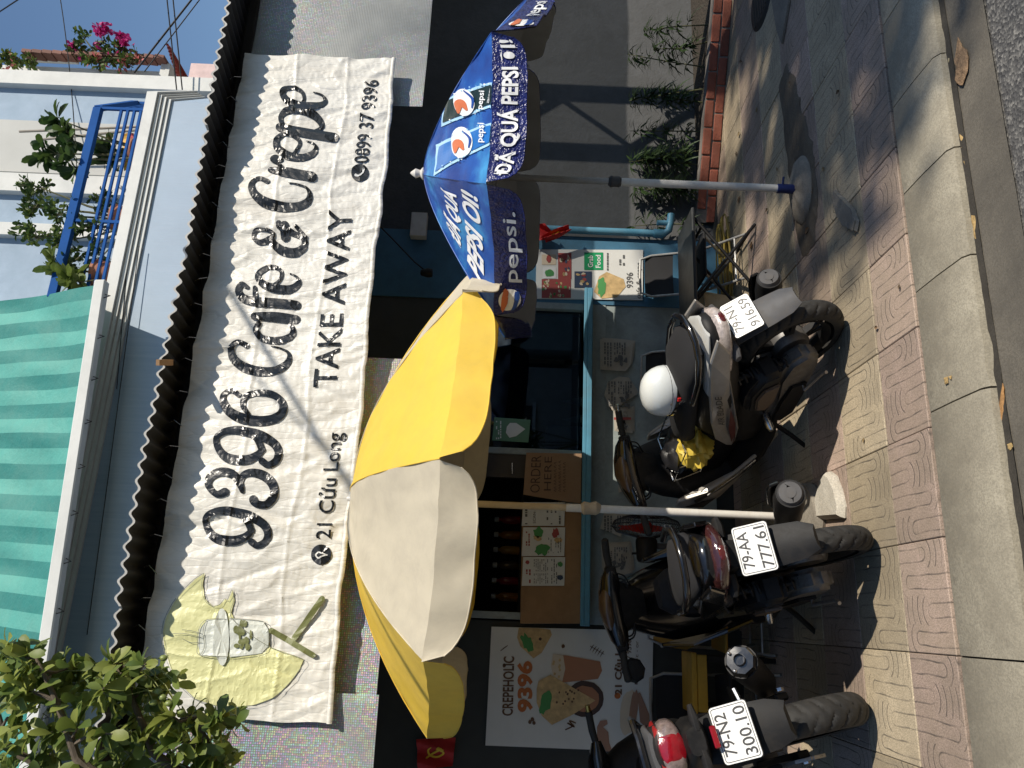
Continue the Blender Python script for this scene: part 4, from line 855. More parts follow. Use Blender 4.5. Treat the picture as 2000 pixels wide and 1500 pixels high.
part('rag_knot', MB().loft([ss(0, .03+.008*math.sin(k*2.1), 0, .028+.007*math.cos(k*1.7), 12, 2) for k in range(5)]).xf(Matrix(((0, 0, 1, .55), (0, 1, 0, 3.895), (1, 0, 0, 1.12), (0, 0, 0, 1))) @ Matrix.Identity(4)) if False else MB().tube([V(.55, 3.9, 1.08), V(.553, 3.897, 1.10), V(.55, 3.9, 1.13), V(.552, 3.9, 1.16), V(.55, 3.9, 1.175)], [.024, .036, .03, .034, .022], 10), mat('rag', (.42, .34, .24), .9, bmp=.5), yu, smooth=True)
part('finial', MB().lathe([(.02, 2.28), (.028, 2.30), (.02, 2.33), (.01, 2.36), (0, 2.365)], 12, (.55, 3.9, 0)), PIPEW, yu, smooth=True)
solo('umbrella_base', MB().lathe([(.17, 0), (.18, .02), (.17, .06), (.06, .075), (.04, .13), (.026, .132), (.026, .09)], 24, (.55, 3.9, 0), caps=False), CONC, 'round concrete base holding the yellow parasol pole', 'umbrella base', smooth=40)
# drinks umbrella
def m_pblue():
    m, n, b = nodes('umbrella_blue'); co = objco(n); f = ntex(n, co, 3.5, 5, .6)
    c = ramp(n, f, [(.35, (.008, .04, .22)), (.52, (.012, .085, .36)), (.74, (.06, .33, .62))]); n.links.new(c, b.inputs['Base Color']); b.inputs['Roughness'].default_value = .5
    bump(n, ntex(n, co, 60, 4), b, .2, .004); return m
PB = m_pblue(); NAVY = mat('valance_navy', (.012, .018, .12), .3, var=.5, scale=25, bmp=1, bscale=45, bdist=.012); LIN = mat('umbrella_lining', (.34, .34, .33), .7, var=.1, bmp=.2)
UWH = flat('print_bright_white', (.82, .83, .84), .45); UBK = flat('can_black', (.012, .03, .03), .35); UTQ = flat('can_blue', (.02, .16, .5), .3); UOR = flat('globe_red', (.62, .16, .06), .4); UDK = flat('globe_blue', (.01, .06, .3), .4); UICE = flat('splash', (.4, .65, .85), .4)
pu = thing('drinks_umbrella', 'blue drinks parasol with white lettering standing in front of the grey wall', 'umbrella', (2.31, 3.69, 0))
U2 = Umb((2.31, 3.69), .90, 1.64, 2.08, -79, (.0, -.075), 1.35, {1: .13})
pp = build_umb(U2, pu, [PB]*8, [NAVY]*8, .155, .02, PIPEW, LIN, p=9, q=1.6)
def panel_px(k, off):
    f = U2.pan(k, off); A, B, C = U2.corner(k, 0), U2.corner(k, 1), U2.corner(k+1, 1)
    def g(x, y):
        d = ray(x, y); n_ = (B-A).cross(C-A); p = CAM+d*((A-CAM).dot(n_)/d.dot(n_)); q_ = p-A; e1, e2 = B-A, C-A
        a11, a12, a22 = e1.dot(e1), e1.dot(e2), e2.dot(e2); b1, b2 = q_.dot(e1), q_.dot(e2); D_ = a11*a22-a12*a12; s1 = (b1*a22-b2*a12)/D_; s2 = (a11*b2-a12*b1)/D_
        v = max(.02, s1+s2); return f(max(-.0, min(1, s2/v)), min(1, v))
    return g
kf = 7; kl = 6                                          # front right and front left panels
z7 = lambda L: [(780+x/3, y/3) for x, y in L]
pf1, pf2, pf3 = panel_px(kf, .004), panel_px(kf, .007), panel_px(kf, .010)
mb = MB()
for pts, m_ in (([(255, 1035), (268, 850), (560, 695), (545, 830)], 5), ([(300, 745), (322, 585), (585, 445), (575, 600)], 5)): bpoly(mb, [(x+random.uniform(-1, 1), y) for x, y in z7(pts)], pf1, m_, 8)
bpoly(mb, z7([(268, 1010), (285, 862), (552, 712), (530, 825)]), pf2, 1, 8); bpoly(mb, z7([(312, 722), (336, 598), (572, 468), (555, 592)]), pf2, 0, 8)
for cx, cy, rx, ry in ((403, 835, 50, 92), (418, 602, 46, 78)):
    X, Y_ = z7([(cx, cy)])[0]; disc(mb, X, Y_, rx/3, pf3, 24, 2, ry/3)
    f4 = panel_px(kf, .013); stroke(mb, [(X-8, Y_+20, 4), (X-7, Y_+4, 14), (X-2, Y_+2, 12), (X+4, Y_+14, 4)], f4, 6, 3); stroke(mb, [(X+2, Y_-22, 2), (X+13, Y_-8, 4), (X+12, Y_+10, 2)], f4, 6, 4)
def ptx(mb, body, fn, x, y, dxr, dyr, h, m):
    """text from picture point (x,y) running along (dxr,dyr), letters growing across"""
    L_ = math.hypot(dxr, dyr); ux, uy = dxr/L_, dyr/L_; nx_, ny_ = (uy, -ux)
    text_fit(mb, body, lambda a, b: fn(x+ux*a+nx_*b, y+uy*a+ny_*b), L_, h, .02, 0, m)
f4 = panel_px(kf, .013)
ptx(mb, 'pepsi', f4, 780+497/3, 835/3, 2, -38, 9, 2); ptx(mb, 'pepsi', f4, 780+497/3, 640/3, 3, -36, 8, 2); ptx(mb, 'ZERO SUGAR', f4, 780+525/3, 605/3, 4, -30, 2.5, 2)
for k in range(46):
    t_ = random.random(); a = random.choice(((262, 1030, 545, 830), (270, 850, 560, 695), (300, 742, 575, 600), (322, 590, 585, 450))); x, y = z7([(a[0]+(a[2]-a[0])*t_+random.uniform(-12, 12), a[1]+(a[3]-a[1])*t_+random.uniform(-12, 12))])[0]; disc(mb, x, y, random.uniform(.6, 1.8), f4, 6, random.choice((5, 2)))
link('can_picture', mb.mesh('can_picture', [UBK, UTQ, UWH, UOR, UDK, UICE], fixn=False), pp[kf], True)
def flap_text(k, body, u0, u1, v0, v1, bold=.04, D=.155, shear=0, sub=True):
    f = U2.flap(k, D, .006, 9, 1.6); mb = MB(); vs, fs = text2d(body, 1, bold, shear); mx = max(p[0] for p in vs)
    mb.add([f(u0+(u1-u0)*x/mx, v1+(v0-v1)*y) for x, y in vs], fs); return mb
link('valance_lettering', flap_text(kf, 'ĐÃ QUÁ PEPSI ƠI!', .05, .95, .26, .72).mesh('valance_lettering', UWH, fixn=False), pp[kf], True)
mb = flap_text(kl, 'pepsi.', .28, .82, .30, .72, .015)
link('valance_lettering', mb.mesh('valance_lettering', UWH, fixn=False), pp[kl], True)
for k, u in ((kl, .14), (0, .25)):
    f = U2.flap(k, .155, .006, 9, 1.6); f_ = U2.flap(k, .155, .009, 9, 1.6); mb = MB(); disc(mb, u, .52, .085, f, 22, 0, .36); stroke(mb, [(u-.06, .4, .08), (u, .36, .22), (u+.05, .42, .06)], f_, 5, 1); stroke(mb, [(u-.05, .7, .06), (u, .74, .16), (u+.05, .66, .05)], f_, 5, 2)
    link('valance_globe', mb.mesh('valance_globe', [UWH, UOR, UDK], fixn=False), pp[k], True)
link('valance_lettering', flap_text(0, 'pepsi', .42, .86, .30, .72, .015).mesh('valance_lettering', UWH, fixn=False), pp[0], True)
f = U2.pan(kl, .005); mb = MB()
for body, v, u0, u1, h in (('ĐÃ QUÁ', .66, .20, .84, .16), ('PEPSI ƠI!', .90, .12, .92, .16)):
    vs, fs = text2d(body, 1, .05, .3); mx = max(p[0] for p in vs); mb.add([f(u0+(u1-u0)*x/mx, v-y*h) for x, y in vs], fs)
link('panel_lettering', mb.mesh('panel_lettering', UWH, fixn=False), pp[kl], True)
part('pole', MB().tube([V(2.31, 3.69, .07), V(2.31, 3.69, 1.05)], .0215, 14), PIPEW, pu, smooth=40)
part('upper_pole', MB().tube([V(2.31, 3.69, 1.0), V(2.31, 3.69, 2.06)], .018, 12), mat('pole_grey', (.33, .33, .33), .5, dirt=(.2, .17, .14)), pu, smooth=40)
part('pole_collar', MB().lathe([(.022, 1.0), (.03, 1.01), (.028, 1.04), (.033, 1.055), (.02, 1.07)], 12, (2.31, 3.69, 0)), GREYP, pu, smooth=40)
part('socket', MB().lathe([(.026, .045), (.026, .145), (.023, .147)], 14, (2.31, 3.69, 0)).tube([V(2.325, 3.67, .12), V(2.36, 3.65, .12)], .006, 6), mat('socket_blue', (.01, .02, .10), .4), pu, smooth=40)
part('finial', MB().lathe([(.03, 2.07), (.035, 2.085), (.018, 2.1), (.026, 2.125), (.008, 2.15), (0, 2.155)], 12, (2.31, 3.69, 0)), PIPEW, pu, smooth=True)
mb = MB(); rings = []
for t_, (rr, z_) in enumerate(((.17, 0), (.172, .012), (.155, .03), (.11, .045), (.06, .054), (.03, .057))):
    rings.append([V(2.31+rr*(1.15+.06*mn.noise(V(math.cos(a)*2, math.sin(a)*2, t_)))*math.cos(a), 3.69+rr*.8*math.sin(a), z_*(1+.25*mn.noise(V(math.cos(a)*3, math.sin(a)*3, 5)))) for a in [2*math.pi*j/28 for j in range(28)]])
mb.loft(rings); solo('umbrella_base', mb, CONC, 'rough oval concrete lump holding the blue drinks parasol pole', 'umbrella base', smooth=40)
# ============================================================ motorbikes (x forward from the rear axle, y left, z up)
SILV = mat('silver_paint', (.42, .40, .37), .35, .25, var=.12, scale=6, bmp=.05, coat=.4, dirt=(.26, .22, .17), dscale=8, damt=.5)
DKRED = flat('decal_dark_red', (.10, .012, .015), .4); DECK = flat('decal_black', (.015, .015, .017), .4); AMBER = mat('amber_lens', (.35, .16, .04), .15, var=.3, scale=40, bmp=.2, coat=1)
BROWNL = mat('dusty_visor', (.09, .05, .025), .3, var=.4, scale=14, bmp=.1, coat=.4, dirt=(.16, .10, .055), dscale=12, damt=.6)
GREYT = mat('tyre_grey', (.014, .014, .014), .7, var=.25, scale=20, bmp=.2, bscale=150, dirt=(.07, .06, .05), dscale=8, damt=.4)
MIRR = mat('mirror_glass', (.8, .8, .8), .05, 1, var=.02, bmp=0); GOLD = mat('gold_anodised', (.6, .42, .12), .3, .9)
def wheel(root, x, r, hw, seed=0, spokes=5, tyre=RUBBER, front=False, M=None):
    c = V(x, 0, r); pr = []
    for k in range(25):
        a = -2.05+4.1*k/24; pr.append((r-hw*.92+hw*.92*math.cos(a)*1.0, hw*math.sin(a)/math.sin(1.57) if abs(a) < 1.57 else hw*math.copysign(1-.18*(abs(a)-1.57), a)))
    na = 220; mb = MB(); vs = []
    for i in range(na):
        t = i/na; ca, sa = math.cos(2*math.pi*t), math.sin(2*math.pi*t)
        for k, (rr, y) in enumerate(pr):
            b = abs(k-12)/12; g = 0
            ph = (t*26+(b*1.5 if k > 12 else b*1.5+.5)+.10*math.sin(b*9)) % 1
            if .08 < b < .64 and ph < .2: g = .0075
            rr2 = rr-g; vs.append(c+V(rr2*ca, y*(1-g*3), rr2*sa))
    n = 25; mb.add(vs, [(i*n+k, i*n+k+1, ((i+1) % na)*n+k+1, ((i+1) % na)*n+k) for i in range(na) for k in range(n-1)])
    rm = MB(); ri = r-hw*1.85
    def rg(rad, y): return [c+V(rad*math.cos(2*math.pi*j/48), y, rad*math.sin(2*math.pi*j/48)) for j in range(48)]
    rm.loft([rg(ri+.012, -hw*.8), rg(ri, -hw*.72), rg(ri-.018, -hw*.3), rg(ri-.018, hw*.3), rg(ri, hw*.72), rg(ri+.012, hw*.8)], False)
    rm.loft([rg(.055, -.045), rg(.06, -.03), rg(.06, .03), rg(.055, .045)], True)
    for k in range(spokes):
        a = 2*math.pi*k/spokes+.3
        for da in (-.16, .16):
            p0 = c+V(.05*math.cos(a), 0, .05*math.sin(a)); p1 = c+V((ri-.012)*math.cos(a+da), 0, (ri-.012)*math.sin(a+da)); d = (p1-p0).normalized(); s_ = V(-d.z, 0, d.x)
            rm.loft([[p0-s_*.013+V(0, -.02, 0), p0+s_*.013+V(0, -.02, 0), p0+s_*.013+V(0, .02, 0), p0-s_*.013+V(0, .02, 0)], [p1-s_*.010+V(0, -.012, 0), p1+s_*.010+V(0, -.012, 0), p1+s_*.010+V(0, .012, 0), p1-s_*.010+V(0, .012, 0)]])
    if M: mb.xf(M); rm.xf(M)
    wo = part('wheel', rm, BLACKP, root, False, smooth=35)
    link('tyre', mb.mesh('tyre', tyre, smooth=50, fixn=False), wo)
    if not front:
        link('brake_drum', MB().loft([rg(.085, -.05), rg(.09, -.03), rg(.09, .03), rg(.08, .05)]).mesh('brake_drum', ALU, smooth=35), wo)
    return wo
def xzslab(pts, y0, y1): return MB().slab([V(x, y0, z) for x, z in pts], (0, y1-y0, 0))
def zring(z, xc, hx, hy, n=20, e=2.6, yc=0):
    out = []
    for j in range(n):
        a = 2*math.pi*(j+.5)/n; c, q = math.cos(a), math.sin(a); out.append(V(xc+hx*math.copysign(abs(c)**(2/e), c), yc+hy*math.copysign(abs(q)**(2/e), q), z))
    return out
def yring(y, xc, zc, hx, hz, n=16, e=2.4):
    out = []
    for j in range(n):
        a = 2*math.pi*(j+.5)/n; c, q = math.cos(a), math.sin(a); out.append(V(xc+hx*math.copysign(abs(c)**(2/e), c), y, zc+hz*math.copysign(abs(q)**(2/e), q)))
    return out
def coil(a, b, r, turns, wr):
    a, b = Vector(a), Vector(b); d = (b-a); x = d.normalized(); u = x.cross(V(0, 1, 0)).normalized(); w_ = x.cross(u); n = turns*12
    return MB().tube([a+d*(i/n)+(u*math.cos(2*math.pi*i/12)+w_*math.sin(2*math.pi*i/12))*r for i in range(n+1)], wr, 6)
def plate(root, c, tilt, l1, l2, w_=.178, h=.131, yaw=0):
    """licence plate facing back; c centre, tilt back from vertical"""
    M = Matrix.Translation(c) @ Matrix.Rotation(yaw, 4, 'Z') @ Matrix.Rotation(-R(90), 4, 'Z') @ Matrix.Rotation(R(90)-tilt, 4, 'X')   # plate x -> right as read, y -> up, z -> out
    def rr(W_, H_, r, z):
        o = []
        for cx, cy, a0 in ((W_/2-r, H_/2-r, 0), (-W_/2+r, H_/2-r, 90), (-W_/2+r, -H_/2+r, 180), (W_/2-r, -H_/2+r, 270)):
            for k in range(4): o.append(M @ V(cx+r*math.cos(R(a0+30*k)), cy+r*math.sin(R(a0+30*k)), z))
        return o
    po = part('licence_plate', MB().slab(rr(w_, h, .012, -.002), (M.to_3x3() @ V(0, 0, .004))), PLATEW, root, False)
    b = MB(); ro, ri_ = rr(w_-.010, h-.010, .009, .0028), rr(w_-.0145, h-.0145, .007, .0028); n = len(ro); b.add(ro+ri_, [(i, (i+1) % n, n+(i+1) % n, n+i) for i in range(n)])
    for s, y0, fw in ((l1, .014, .74), (l2, -.054, .84)):
        text_fit(b, s, lambda a, q: M @ V(a-w_*fw/2, y0+q, .0032), w_*fw, .042, .012)
    link('plate_lettering', b.mesh('plate_lettering', INK, fixn=False), po)
    link('plate_back', MB().slab(rr(w_+.004, h+.004, .012, -.007), (M.to_3x3() @ V(0, 0, .004))).mesh('plate_back', BLACKP), po)
TK = .82; DGREY = mat('dark_grey_plastic', (.011, .011, .012), .55, var=.2, scale=20, bmp=.1, bscale=300, dirt=(.06, .05, .04), dscale=18, damt=.22, spec=.25)
def loftx(L, **k):
    L = [(x*(TK if x < 0 else 1), *q) for x, *q in L]; return MB().loft([ss(x, hw, zc, hh, 20, e) for x, hw, zc, hh, e in L], **k)
def bike(name, label, loc, head, lean, style, l1, l2, steer=0, wb=1.24):
    root = thing(name, label, 'motorbike', loc, (-R(lean), 0, R(head)), 'motorbikes parked on the pavement')
    p = lambda n, mb, m, **k: part(n, mb, m, root, False, **k)
    root.scale = ({'silver': 1.0, 'black': 1.05, 'sport': 1.10}[style],)*3
    sp = style == 'sport'; r = .27 if not sp else .285; hw = .048 if not sp else .06
    wheel(root, 0, r, hw, tyre=GREYT if sp else RUBBER, spokes=5)
    St = Matrix.Translation((1.0, 0, 0)) @ Matrix.Rotation(R(steer), 4, 'Z') @ Matrix.Translation((-1.0, 0, 0))
    wheel(root, wb, r, .042, front=True, M=St)
    # front fork and fender
    ff = MB(); ff.loft([[V(wb+(r+.03)*math.cos(R(a)), y*.075, r+(r+.03)*math.sin(R(a))-.012*y*y) for y in (-1, -.6, 0, .6, 1)]+[V(wb+(r+.022)*math.cos(R(a)), y*.07, r+(r+.022)*math.sin(R(a))-.012*y*y) for y in (1, .6, 0, -.6, -1)] for a in range(25, 175, 12)])
    p('front_fender', ff.xf(St), GLOSSB, smooth=40)
    for s in (-1, 1): p('fork', MB().tube([V(wb, s*.085, r), V(wb-.06, s*.085, .52), V(1.04, s*.06, .78)], [.02, .022, .024], 10).xf(St), BLACKP, smooth=True)
    # ---- body
    if not sp:
        body = p('tail_cowl', loftx([(-.37, .03, .745, .02, 2), (-.34, .075, .735, .05, 2.4), (-.24, .125, .715, .075, 2.6), (-.08, .155, .68, .10, 2.8), (.12, .165, .64, .12, 2.8), (.32, .155, .59, .13, 2.8), (.5, .13, .53, .13, 2.6), (.62, .10, .47, .10, 2.4), (.68, .05, .43, .05, 2)]), BLACKP if style == 'silver' else GLOSSB, smooth=50)
        p('seat', loftx([(-.25, .09, .80, .02, 2.4), (-.18, .125, .815, .035, 2.6), (.0, .135, .815, .045, 2.8), (.16, .13, .775, .05, 2.8), (.34, .12, .735, .05, 2.8), (.52, .10, .70, .055, 2.6), (.63, .075, .665, .06, 2.4), (.69, .04, .62, .05, 2)]).xf(Matrix.Translation((0, 0, 0 if style == 'silver' else -.035))), BLACKF, smooth=50)
        p('centre_tunnel', loftx([(.50, .10, .40, .12, 2.6), (.66, .095, .42, .13, 2.6), (.82, .10, .44, .13, 2.6), (.98, .12, .48, .14, 2.6)]), BLACKP, smooth=45)
        p('footboard', loftx([(.42, .17, .27, .025, 3), (.55, .205, .265, .035, 3), (.75, .21, .265, .04, 3), (.95, .19, .29, .05, 3), (1.05, .13, .34, .06, 2.6)]), BLACKP, smooth=45)
        p('leg_shield', MB().loft([zring(z, x, hx, hy) for z, x, hx, hy in ((.28, 1.0, .06, .15), (.36, 1.05, .075, .19), (.5, 1.09, .08, .215), (.62, 1.09, .085, .205), (.75, 1.05, .085, .165), (.86, 1.0, .07, .12), (.92, .97, .05, .08))]), BLACKP if style == 'silver' else GLOSSB, smooth=50)
        cm = SILV if style == 'silver' else GLOSSB
        for s in (-1, 1):
            # flared front cowl wing
            P_ = [(.93, .30), (.80, .235), (.60, .20), (.56, .225), (.76, .29), (.86, .40), (.95, .56), (1.04, .70), (1.10, .70), (1.16, .55), (1.12, .42)]
            mb = MB(); mb.slab([V(x, s*(.155+.085*max(0, min(1, (z-.2)/.35))-.05*max(0, (z-.55)/.15)*.6), z) for x, z in P_], (0, s*.022, 0)); w_ = p('front_wing', mb, cm, bevel=.006)
            if style == 'silver':
                b = MB()
                for q_ in ([(.90, .36), (.97, .44), (1.06, .60), (1.02, .62), (.93, .48)], [(.72, .25), (.9, .32), (.93, .38), (.76, .275)], [(1.08, .46), (1.13, .54), (1.10, .66), (1.07, .58)]): b.add([V(x, s*(.182+.085*max(0, min(1, (z-.2)/.35))-.05*max(0, (z-.55)/.15)*.6), z) for x, z in q_], [tuple(range(len(q_)))])
                link('wing_decal', b.mesh('wing_decal', DECK, fixn=False), w_)
                link('wing_edge', MB().tube([V(x, s*(.185+.085*max(0, min(1, (z-.2)/.35))), z) for x, z in ((.78, .295), (.87, .405), (.955, .56))], .006, 6).mesh('wing_edge', CHROME), w_)
            # side panel
            P_ = [(-.33, .775), (-.20, .785), (.02, .745), (.30, .665), (.52, .575), (.66, .47), (.69, .425), (.62, .43), (.44, .475), (.18, .575), (-.06, .66), (-.24, .70)]
            yb = lambda x: .10+.072*math.sin(max(0, min(1, (x+.42)/1.25))*math.pi)
            mb = MB(); mb.slab([V(x, s*(yb(x)-.012), z) for x, z in P_], (0, s*.02, 0)); sd = p('side_panel', mb, cm, bevel=.005)
            if style == 'silver':
                b = MB()
                for q_ in ([(.18, .60), (.40, .545), (.62, .455), (.52, .47), (.36, .52)], [(.40, .50), (.66, .435), (.60, .445)]): b.add([V(x, s*(yb(x)+.0095), z) for x, z in q_], [tuple(range(len(q_)))])
                link('panel_decal', b.mesh('panel_decal', DKRED, fixn=False), sd)
                if s == 1:
                    b = MB(); text_fit(b, 'AIR BLADE', lambda a, q_: V(.34-a, yb(.34-a)+.0095, .585+.33*a*1.0+q_), .30, .034, .02, .2); link('panel_lettering', b.mesh('panel_lettering', DECK, fixn=False), sd)
        p('belly_cover', loftx([(.20, .09, .45, .08, 2.4), (.34, .145, .42, .13, 2.6), (.50, .16, .385, .14, 2.6), (.64, .145, .35, .11, 2.6), (.74, .10, .33, .07, 2.4)]), GLOSSB if style == 'black' else BLACKP, smooth=50)
        # rear end
        p('tail_light', loftx([(-.40, .02, .70, .012, 2), (-.375, .07, .705, .03, 2.4), (-.31, .118, .705, .042, 2.6), (-.22, .145, .69, .042, 2.6), (-.15, .155, .675, .03, 2.2)]), CLEARL if style == 'silver' else mat('smoked_red_lens', (.045, .014, .014), .12, var=.4, scale=40, bmp=.3, coat=1), smooth=50)
        p('tail_light_core', loftx([(-.405, .018, .70, .010, 2), (-.37, .055, .700, .028, 2.4), (-.318, .07, .70, .045, 2.6)]), mat('dark_red_lens', (.09, .012, .012), .15, coat=1), smooth=50)
        if style == 'silver': p('tail_trim', loftx([(-.35, .06, .775, .010, 2.4), (-.28, .105, .778, .014, 2.6), (-.12, .148, .77, .012, 2.6), (.04, .165, .742, .008, 2.2)]), mat('white_trim', (.55, .55, .53), .35, coat=.5), smooth=50)
        p('grab_rail', MB().tube([V(.1, .15, .80), V(-.1, .16, .825), V(-.225, .13, .84), V(-.28, .07, .842), V(-.295, 0, .842), V(-.28, -.07, .842), V(-.225, -.13, .84), V(-.1, -.16, .825), V(.1, -.15, .80)], .014, 10), GLOSSB, smooth=True)
        fen = GREYP if style == 'silver' else DGREY
        p('rear_fender', MB().loft([[V(x-.006, -h_, z-.004), V(x-.012, -h_*.6, z+.006), V(x-.014, 0, z+.009), V(x-.012, h_*.6, z+.006), V(x-.006, h_, z-.004), V(x+.01, h_*.9, z-.012), V(x+.01, -h_*.9, z-.012)] for x, z, h_ in ((-.06, .69, .06), (-.18, .65, .08), (-.235, .57, .078), (-.29, .48, .075), (-.335, .405, .068), (-.36, .36, .045))]), fen, smooth=30)
        p('plate_bracket', MB().loft([ss(-.25, .05, .63, .03, 12, 3), ss(-.18, .07, .66, .045, 12, 3), ss(-.08, .09, .68, .05, 12, 3)]), fen, smooth=35)
        p('reflector', MB().box((-.262, 0, .672 if style == 'black' else .69), (.012, .06, .022)), REDL, bevel=.003)
        for s in (-1, 1): p('rear_indicator', MB().loft([yring(s*y, -.2, .655, hx, hz, 10) for y, hx, hz in ((.07, .03, .02), (.115, .035, .022), (.15, .02, .012))]), fen, smooth=40)
        plate(root, V(-.30, 0, .57 if style == 'black' else .60), R(30), l1, l2)
        # engine, drive case and air box on the left
        p('engine', MB().box((.34, 0, .36), (.34, .17, .22)).box((.15, .0, .34), (.2, .10, .16)), ALU, bevel=.02, seg=2)
        p('drive_case', xzslab([(-.09, .22), (-.11, .29), (-.05, .36), (.08, .375), (.25, .34), (.42, .33), (.48, .28), (.46, .20), (.36, .165), (.18, .185), (.02, .185)], .075, .165), ALU, bevel=.022, seg=3, smooth=50)
        p('case_cover', xzslab([(.10, .22), (.12, .30), (.26, .315), (.42, .305), (.445, .25), (.38, .195), (.2, .2)], .165, .18), BLACKP, bevel=.008, seg=2)
        p('air_box', xzslab([(-.06, .40), (-.02, .50), (.10, .54), (.25, .51), (.29, .42), (.22, .36), (.06, .375)], .06, .19), BLACKP, bevel=.025, seg=3, smooth=50)
        p('air_box_lid', xzslab([(.02, .40), (.05, .475), (.12, .495), (.22, .47), (.24, .41), (.16, .385)], .188, .205), mat('brown_cover', (.10, .07, .05), .45, var=.3, dirt=(.2, .15, .1), dscale=10), bevel=.008, seg=2)
        p('shock', coil((-.04, .115, .30), (.04, .115, .58), .026, 9, .006).tube([V(-.05, .115, .27), V(.05, .115, .62)], .012, 8), BLACKP)
        p('swing_arm', MB().beam((0, -.09, .27), (.3, -.09, .31), .03, .05), ALU, bevel=.006)
        mu = p('muffler', MB().tube([V(.30, -.15, .22), V(.12, -.165, .25), V(.05, -.17, .265), V(-.20, -.185, .345), V(-.27, -.187, .365)], [.025, .045, .058, .062, .055], 20), BLACKP, smooth=40)
        link('end_cap', MB().tube([V(-.262, -.187, .363), V(-.285, -.188, .371), V(-.287, -.188, .372), V(-.272, -.187, .366)], [.052, .042, .022, .018], 20).mesh('end_cap', GREYP, smooth=40), mu)
        link('heat_shield', MB().slab([V(.10, -.205, .30), V(.05, -.215, .335), V(-.20, -.225, .425), V(-.26, -.225, .43), V(-.265, -.232, .39), V(-.2, -.24, .36), V(.05, -.225, .27)], (0, -.012, 0.004)).mesh('heat_shield', GLOSSB, bevel=.005), mu)
        p('side_stand', MB().tube([V(.56, .10, .24), V(.60, .2, .14), V(.66, .31, .035), V(.70, .32, .03)], [.014, .013, .012, .014], 8), BLACKP, smooth=True)
        p('pillion_peg', MB().tube([V(.40, .14, .33), V(.41, .215, .335), V(.41, .235, .335)], [.018, .02, .012], 10), CHROME, smooth=True)
        # headset
        hs = lambda n, mb, m, **k: p(n, mb.xf(St @ Matrix.Translation((0, 0, -.04))), m, **k)
        hm = GLOSSB
        hs('handlebar_cowl', MB().loft([yring(y, x, z, hx, hz) for y, x, z, hx, hz in ((-.20, .93, .955, .03, .025), (-.16, .95, .96, .06, .045), (-.08, .98, .965, .085, .06), (0, .99, .97, .095, .065), (.08, .98, .965, .085, .06), (.16, .95, .96, .06, .045), (.20, .93, .955, .03, .025))]), hm, smooth=50)
        hs('instrument_visor', MB().loft([yring(y, x, z, hx, hz, 12) for y, x, z, hx, hz in ((-.13, .955, .992, .03, .008), (-.06, .945, 1.0, .06, .03), (0, .945, 1.005, .065, .036), (.06, .945, 1.0, .06, .03), (.13, .955, .992, .03, .008))]), BROWNL, smooth=50)
        hs('headset_lower', MB().loft([zring(z, x, hx, hy, 16) for z, x, hx, hy in ((.80, .99, .05, .07), (.86, .98, .06, .10), (.93, .97, .07, .14))]), BLACKP, smooth=50)
        for s in (-1, 1):
            hs('grip', MB().tube([V(.93, s*.19, .955), V(.90, s*.27, .965), V(.875, s*.345, .965), V(.872, s*.352, .965)], [.016, .019, .019, .012], 12), RUBBER, smooth=40)
            hs('brake_lever', MB().tube([V(.97, s*.17, .955), V(.965, s*.22, .955), V(.935, s*.33, .945)], [.008, .007, .005], 6), CHROME, smooth=True)
            hs('switch_box', MB().box((.925, s*.185, .955), (.055, .05, .055)), BLACKP, bevel=.008)
        for k, (y0, y1) in enumerate(((.17, .05), (-.17, -.05), (.15, -.04), (-.14, .06))):
            hs('cable', MB().tube([V(*q_) for q_ in crom([(.96, y0, .93), (.93, y0*.9, .89), (.955, y0*.4+y1*.6, .86), (.99, y1, .83)], 5)], .0045, 6), BLACKP, smooth=True)
        for s in (-1, 1):
            for x_, z_ in ((.12, .24), (.36, .22), (.44, .27)): p('bolt', MB().lathe([(.007, 0), (.007, .006), (0, .007)], 8, (x_, s*.165 if s == 1 else -.1, z_), Matrix.Rotation(R(-90*s), 3, 'X')), STEEL)
        p('kick_starter', MB().tube([V(.12, .17, .24), V(.13, .20, .24), V(.0, .205, .20), V(-.03, .22, .20)], .008, 8), STEEL, smooth=True)
        p('brake_cable', MB().tube([V(*q_) for q_ in crom([(.02, .09, .21), (.12, .12, .2), (.3, .14, .17), (.45, .1, .2)], 5)], .005, 6), BLACKP, smooth=True)
        if style == 'silver':
            hs('bar_end', MB().tube([V(.872, -.35, .965), V(.862, -.385, .965)], [.012, .011], 10), CHROME)
    else:
        p('tail_cowl', loftx([(-.42, .05, .88, .02, 2.2), (-.38, .085, .87, .05, 2.6), (-.25, .105, .835, .07, 2.8), (-.05, .115, .765, .085, 2.8), (.2, .12, .66, .10, 2.6), (.42, .12, .60, .12, 2.6), (.6, .10, .54, .12, 2.4)]), BLACKP, smooth=50)
        p('tail_top', loftx([(-.41, .06, .905, .012, 2.4), (-.33, .092, .907, .02, 2.6), (-.18, .105, .878, .02, 2.6), (.0, .112, .83, .012, 2.4)]), mat('grey_metallic', (.12, .12, .125), .35, .3, coat=.5), smooth=50)
        p('tail_stripe', loftx([(-.418, .068, .882, .014, 2.4), (-.34, .100, .878, .016, 2.6), (-.18, .114, .845, .012, 2.6), (.05, .120, .785, .008, 2.4)]), mat('red_stripe', (.34, .02, .02), .3, coat=.6), smooth=50)
        p('seat', loftx([(-.28, .07, .90, .02, 2.4), (-.15, .11, .885, .03, 2.6), (.1, .125, .83, .04, 2.8), (.35, .12, .77, .045, 2.8), (.55, .085, .75, .05, 2.4), (.62, .04, .72, .04, 2)]), BLACKF, smooth=50)
